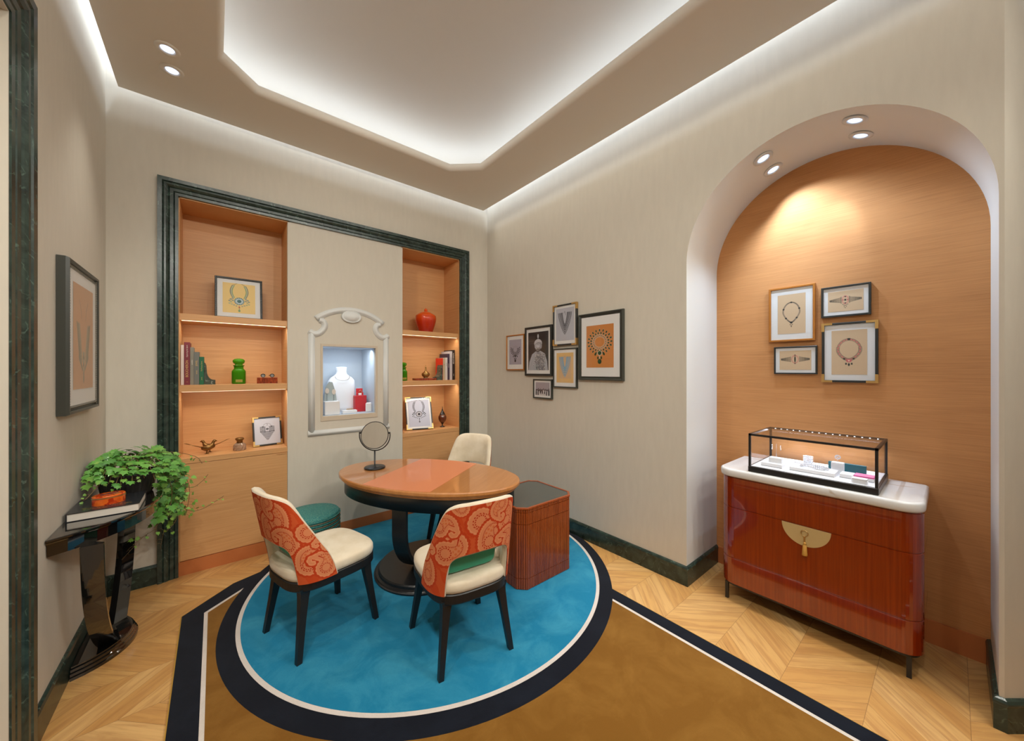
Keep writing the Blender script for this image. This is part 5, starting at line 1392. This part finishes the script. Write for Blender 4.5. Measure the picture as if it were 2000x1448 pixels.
# red veneer box with lorgnette
M_BURL = mat('burl_lacquer', S(126, 46, 22), .2, coat=.7); n = N(M_BURL); f = n.noise(n.coord((30, 30, 10)), 1.5, 4, .6, 2); n.col(n.ramp(f, [(.35, S(88, 26, 12)), (.65, S(160, 70, 34))]))
t = thing('wooden_box', 'red-brown burl wooden box on the middle left shelf under the eyepiece', 'box', (.342, 3.69, SZ[1]+.0005), radians(-3))
m = MB(); m.box(-.072, .072, -.035, .035, 0, .036, .0015); m.build('body', M_BURL, t); m = MB(); m.box(-.072, .072, -.035, .035, .0365, .050, .0015); m.build('lid', M_BURL, t)
t = thing('opera_glasses', 'dark folding opera glasses lying on the burl box', 'opera glasses', (.345, 3.69, SZ[1]+.0505))
Mx = Matrix.Rotation(pi/2, 4, 'X')
for s_ in (-1, 1):
    m = MB(); M2 = Matrix.Translation((s_*.032, 0, .016)) @ Mx
    m.lathe([(.0125, -.012), (.016, -.012), (.016, .012), (.0125, .012), (.0125, -.012)], n=24, M=M2); m.build('eyepiece', mat('dark_bronze', (.06, .05, .035, 1), .35, .7), t)
    m = MB(); m.lathe([(0, .004), (.0125, .004)], n=24, M=M2); m.build('lens', mat('lens_grey', (.45, .46, .46, 1), .08, .3), t)
m = MB(); m.tube([(-.016, 0, .018), (0, 0, .015), (.016, 0, .018)], .003, 8); m.build('bridge', M_GOLD, t)
# pair of birds
M_BRZ = mat('aged_bronze', S(132, 98, 54), .38, .85); n = N(M_BRZ); f = n.noise(n.coord((1, 1, 1)), 160, 3); n.bump(f, .6, .002)
def bird(x, y, rz, label, sc=1.0):
    t = thing('bird_figurine', label, 'figurine', (x, y, SZ[0]+.0005), rz, 'bronze pheasants'); t.scale = (sc, sc, sc)
    m = MB(); P = [(-.030, 0, .052), (-.020, 0, .048), (0, 0, .046), (.020, 0, .052), (.034, 0, .066), (.040, 0, .080), (.044, 0, .090), (.050, 0, .095), (.057, 0, .094), (.066, 0, .092)]
    m.tube(smoothp(P, 3), .01, 14, rad=list(np.interp(np.linspace(0, 9, 28), range(10), [.007, .016, .024, .023, .015, .010, .010, .011, .007, .0010]))); m.build('body', M_BRZ, t)
    m = MB(); 
    for s_ in (-1, 1):
        m.tube([(.014, s_*.016, .055), (-.006, s_*.019, .054), (-.034, s_*.012, .058)], .01, 8, rad=[.003, .010, .002], flat=(1, .35))
    m.build('wings', M_BRZ, t)
    m = MB()
    for q in (-.004, 0, .004): m.tube([(-.024, q, .052), (-.07, q*1.6, .072), (-.120-.01*abs(q)/.004, q*2, .100)], .004, 8, rad=[.006, .0042, .001], flat=(1, .5))
    m.build('tail', M_BRZ, t)
    for s_ in (-1, 1):
        m = MB(); m.tube([(0, s_*.008, .040), (.004, s_*.010, .020), (0, s_*.011, .002)], .0022, 6)
        for a in (-.5, 0, .5): m.tube([(0, s_*.011, .0025), (.016*cos(a), s_*.011+.016*sin(a), .0015)], .0014, 5)
        m.tube([(0, s_*.011, .0025), (-.010, s_*.011, .0015)], .0012, 5); m.build('leg', M_BRZ, t)
    m = MB(); m.tube([(.046, 0, .096), (.040, 0, .106)], .0025, 6, rad=[.003, .001]); m.build('crest', M_BRZ, t)
    return t
bird(-.035, 3.685, radians(200), 'bronze pheasant turned right with its tail to the left, lowest left shelf', 1.0)
bird(-.030, 3.72, radians(-12), 'second bronze pheasant of the crossed pair, behind the first', .95)
kids_b = [o for o in bpy.data.objects if o.name.startswith('bird_figurine')]
kids_b[0].rotation_euler.z = radians(8); kids_b[0].location = (-.052, 3.675, SZ[0]+.0005)
kids_b[1].rotation_euler.z = radians(175); kids_b[1].location = (-.030, 3.74, SZ[0]+.0005)
kids_b[0]['label'] = 'nearer bronze pheasant, long tail to the left, on the lowest left shelf'
kids_b[1]['label'] = 'rear bronze pheasant, long tail to the right, on the lowest left shelf'
# inkwell
t = thing('inkwell', 'cut glass inkwell with a bronze mushroom lid on the lowest left shelf', 'inkwell', (.155, 3.685, SZ[0]+.0005))
M_CUT = mat('cut_glass', S(206, 176, 150), .12); M_CUT.node_tree.nodes['Principled BSDF'].inputs['Transmission Weight'].default_value = .6
m = MB(); R = []
for z_, r in ((0, .040), (.004, .044), (.025, .045), (.045, .040), (.056, .028), (.058, .022)): R.append([((r*(1-.10*(i % 2)))*cos(2*pi*i/24+z_*12), (r*(1-.10*(i % 2)))*sin(2*pi*i/24+z_*12), z_) for i in range(24)])
m.rings(R, True, False, (True, True)); fixn(m.build('glass_body', M_CUT, t))
m = MB(); m.lathe([(0, .058), (.021, .058), (.019, .074), (.022, .078), (.029, .086), (.030, .093), (.026, .099), (.014, .102), (0, .1025)], n=28); fixn(m.build('lid', M_BRZ, t))
# red ceramic jar
M_RED = mat('red_orange_glaze', S(206, 52, 12), .12, coat=.8); n = N(M_RED)
sz = n.n('ShaderNodeSeparateXYZ'); tcn = n.n('ShaderNodeTexCoord'); n.l(tcn.outputs['Object'], sz.inputs[0]); f = n.noise(n.coord((60, 60, 12)), 1, 3)
hh = n.math('ADD', n.math('MULTIPLY', sz.outputs[2], 4.2), n.math('MULTIPLY', f, .22)); n.col(n.ramp(hh, [(.0, S(158, 22, 8)), (.6, S(194, 44, 10)), (.95, S(230, 84, 14))]))
t = thing('ceramic_jar', 'glossy red-orange lidded ceramic jar on the top right shelf', 'jar', (1.818, 3.73, SZ[2]+.0005))
m = MB(); m.lathe([(0, 0), (.074, 0), (.078, .004), (.078, .014), (.084, .030), (.098, .075), (.111, .120), (.116, .155), (.110, .185), (.098, .196), (.094, .198)], n=48); fixn(m.build('jar_body', M_RED, t))
m = MB(); m.lathe([(.113, .178), (.112, .186), (.10, .199), (.065, .222), (.030, .236), (.018, .240), (.017, .246), (.021, .252), (.018, .260), (.006, .268), (0, .282)], n=48); fixn(m.build('lid', M_RED, t))
# brass bud vase on a wooden plinth
tag(MB().box(-.125, .12, -.05, .05, 0, .024, .002).build('wooden_plinth', M_BURL, None, (1.80, 3.715, SZ[1]+.0005)), 'flat red-brown wooden plinth under the brass bud vase', 'plinth')
m = MB(); m.lathe([(0, 0), (.024, 0), (.026, .004), (.020, .008), (.036, .020), (.045, .036), (.043, .052), (.026, .066), (.012, .078), (.008, .100), (.007, .118), (.009, .126), (.004, .127), (.003, .140), (0, .150)], n=32)
o = fixn(m.build('bud_vase', mat('old_brass', S(150, 118, 66), .28, .8))); o.location = (1.81, 3.715, SZ[1]+.0248); tag(o, 'small round brass bottle with a thin neck on the wooden plinth', 'vase')
# carved wooden goblet with pointed lid
M_EB = mat('dark_turned_wood', S(92, 40, 18), .25, coat=.5); M_EB2 = mat('ebony', (.015, .01, .008, 1), .25, coat=.5)
t = thing('lidded_goblet', 'dark turned wood goblet with a spired lid on the lowest right shelf', 'goblet', (2.020, 3.72, SZ[0]+.0005))
m = MB(); m.lathe([(0, 0), (.030, 0), (.031, .004), (.018, .008), (.008, .014), (.007, .030), (.012, .036), (.018, .044)], n=32); fixn(m.build('foot', M_EB2, t))
m = MB(); m.lathe([(0, .042), (.018, .044), (.036, .066), (.045, .092), (.046, .115), (.040, .132), (.032, .142), (.0, .143)], n=32); fixn(m.build('bowl', M_EB, t))
m = MB(); m.lathe([(.033, .142), (.030, .150), (.022, .164), (.013, .182), (.007, .190), (.010, .196), (.004, .204), (.0045, .212), (.001, .238), (0, .240)], n=32); fixn(m.build('lid', M_EB2, t))

# ---------------------------------------------------------------- contents of the lit display niche
zf = VZ0+.001
M_BUST = mat('white_bust', (.80, .82, .86, 1), .5)
t = thing('necklace_bust', 'white necklace display bust in the lit niche', 'display bust', (.972, 3.86, zf))
m = MB(); R = []
for z_, w_, d_, e in ((0, .118, .030, .8), (.05, .120, .034, .8), (.18, .124, .042, .8), (.26, .127, .046, .75), (.31, .122, .046, .75), (.340, .100, .042, .8), (.358, .072, .038, .9), (.375, .053, .036, 1), (.40, .047, .036, 1), (.44, .050, .040, 1), (.446, .049, .039, 1), (.447, .02, .02, 1)):
    R.append([(w_*abs(cos(a))**e*(1 if cos(a) >= 0 else -1), d_*abs(sin(a))**e*(1 if sin(a) >= 0 else -1)-.05*(.34-z_ if z_ < .34 else 0)*1.2, z_) for a in [2*pi*i/40 for i in range(40)]])
m.rings(R, True, True, (True, True)); fixn(m.build('torso', M_BUST, t))
m = MB()
M_DK = mat('dark_gold_chain', S(120, 108, 80), .3, .6)
for i in range(23):
    a = pi+pi*i/22; x = .066*cos(a); z_ = .352+.040*sin(a); y = -.040-.022*(-sin(a))
    m.lathe([(0, -.0035), (.0035, 0), (0, .0035)], (x, y, z_), 6)
o = m.build('necklace', M_DK); o.location = (.972, 3.86, zf); tag(o, 'thin gold necklace hanging round the neck of the white bust', 'necklace')
def nb(name, x0, x1, y0, y1, z0, z1, mt, label, cat, bev=.003):
    cx, cy = (x0+x1)/2, (y0+y1)/2; m = MB(); m.box(x0-cx, x1-cx, y0-cy, y1-cy, 0, z1-z0, bev); o = m.build(name, mt); o.location = (cx, cy, z0); return tag(o, label, cat)
nb('display_cube', .775, .905, 3.64, 3.72, zf, zf+.125, M_WHITE, 'white cube under the earring stand at the left of the lit niche', 'display cube')
nb('display_block', .935, 1.065, 3.66, 3.72, zf, zf+.030, M_WHITE, 'low white block in front of the bust in the lit niche', 'display block')
M_REDB = mat('red_box', S(196, 40, 50), .4)
nb('red_box', 1.075, 1.185, 3.76, 3.83, zf, zf+.160, M_REDB, 'tall red box standing right of the bust in the lit niche', 'box')
t = thing('jewellery_case', 'small open red jewellery case on the tall red box', 'jewellery case', (1.128, 3.795, zf+.1605))
m = MB(); m.box(-.032, .032, .008, .016, 0, .070, .002); m.box(-.032, -.022, -.015, .008, 0, .03, .001); m.box(.022, .032, -.015, .008, 0, .03, .001); m.build('case', M_REDB, t)
m = MB(); m.box(-.014, .018, -.006, .004, 0, .022, .002); m.build('pad', M_WHITE, t)
m = MB(); m.tube([(.006+.012*cos(a), 0, .035+.016*sin(a)) for a in [2*pi*i/20 for i in range(20)]], .0022, 6, closed=True); o = m.build('gold_ring', M_GOLD); o.location = (1.128, 3.795, zf+.1605); tag(o, 'gold ring shown in the open red case', 'ring')
nb('white_case', 1.145, 1.205, 3.655, 3.675, zf, zf+.095, M_WHITE, 'rounded upright white case at the right of the lit niche', 'box', .012)
t = thing('earring_stand', 'grey cone backed stand with two discs on the white cube', 'earring stand', (.835, 3.70, zf+.1255))
m = MB(); P = [(-.055, 0), (.058, 0), (.045, .09), (.020, .175), (-.010, .180), (-.040, .13)]; m.prism(P, .006, .010, 'y'); m.build('back_card', mat('grey_card', (.36, .42, .42, 1), .7), t)
for x, zz in ((-.028, .095), (.030, .085)):
    m = MB(); m.box(x-.0008, x+.0008, -.001, .001, 0, zz); m.build('pin', M_BLACK, t)
    m = MB(); Mx = Matrix.Translation((x, -.002, zz)) @ Matrix.Rotation(pi/2, 4, 'X'); m.lathe([(0, -.002), (.017, -.002), (.017, .002), (0, .002)], n=24, sy=1.5, smooth=False, M=Mx); m.build('disc', mat('cream_disc', (.70, .62, .54, 1), .5), t)
m = MB()
for i in range(14): m.lathe([(0, -.005), (.005, 0), (0, .005)], (-.028+.0043*i, 0, .006+.004*(i % 2)), 6)
o = m.build('bracelet', M_GOLD); o.location = (1.005, 3.69, zf+.030); tag(o, 'small gold bracelet on the low white block before the bust', 'bracelet')
# empty meshes cannot stay
for o in list(bpy.data.objects):
    if o.type == 'MESH' and len(o.data.vertices) == 0: bpy.data.objects.remove(o)
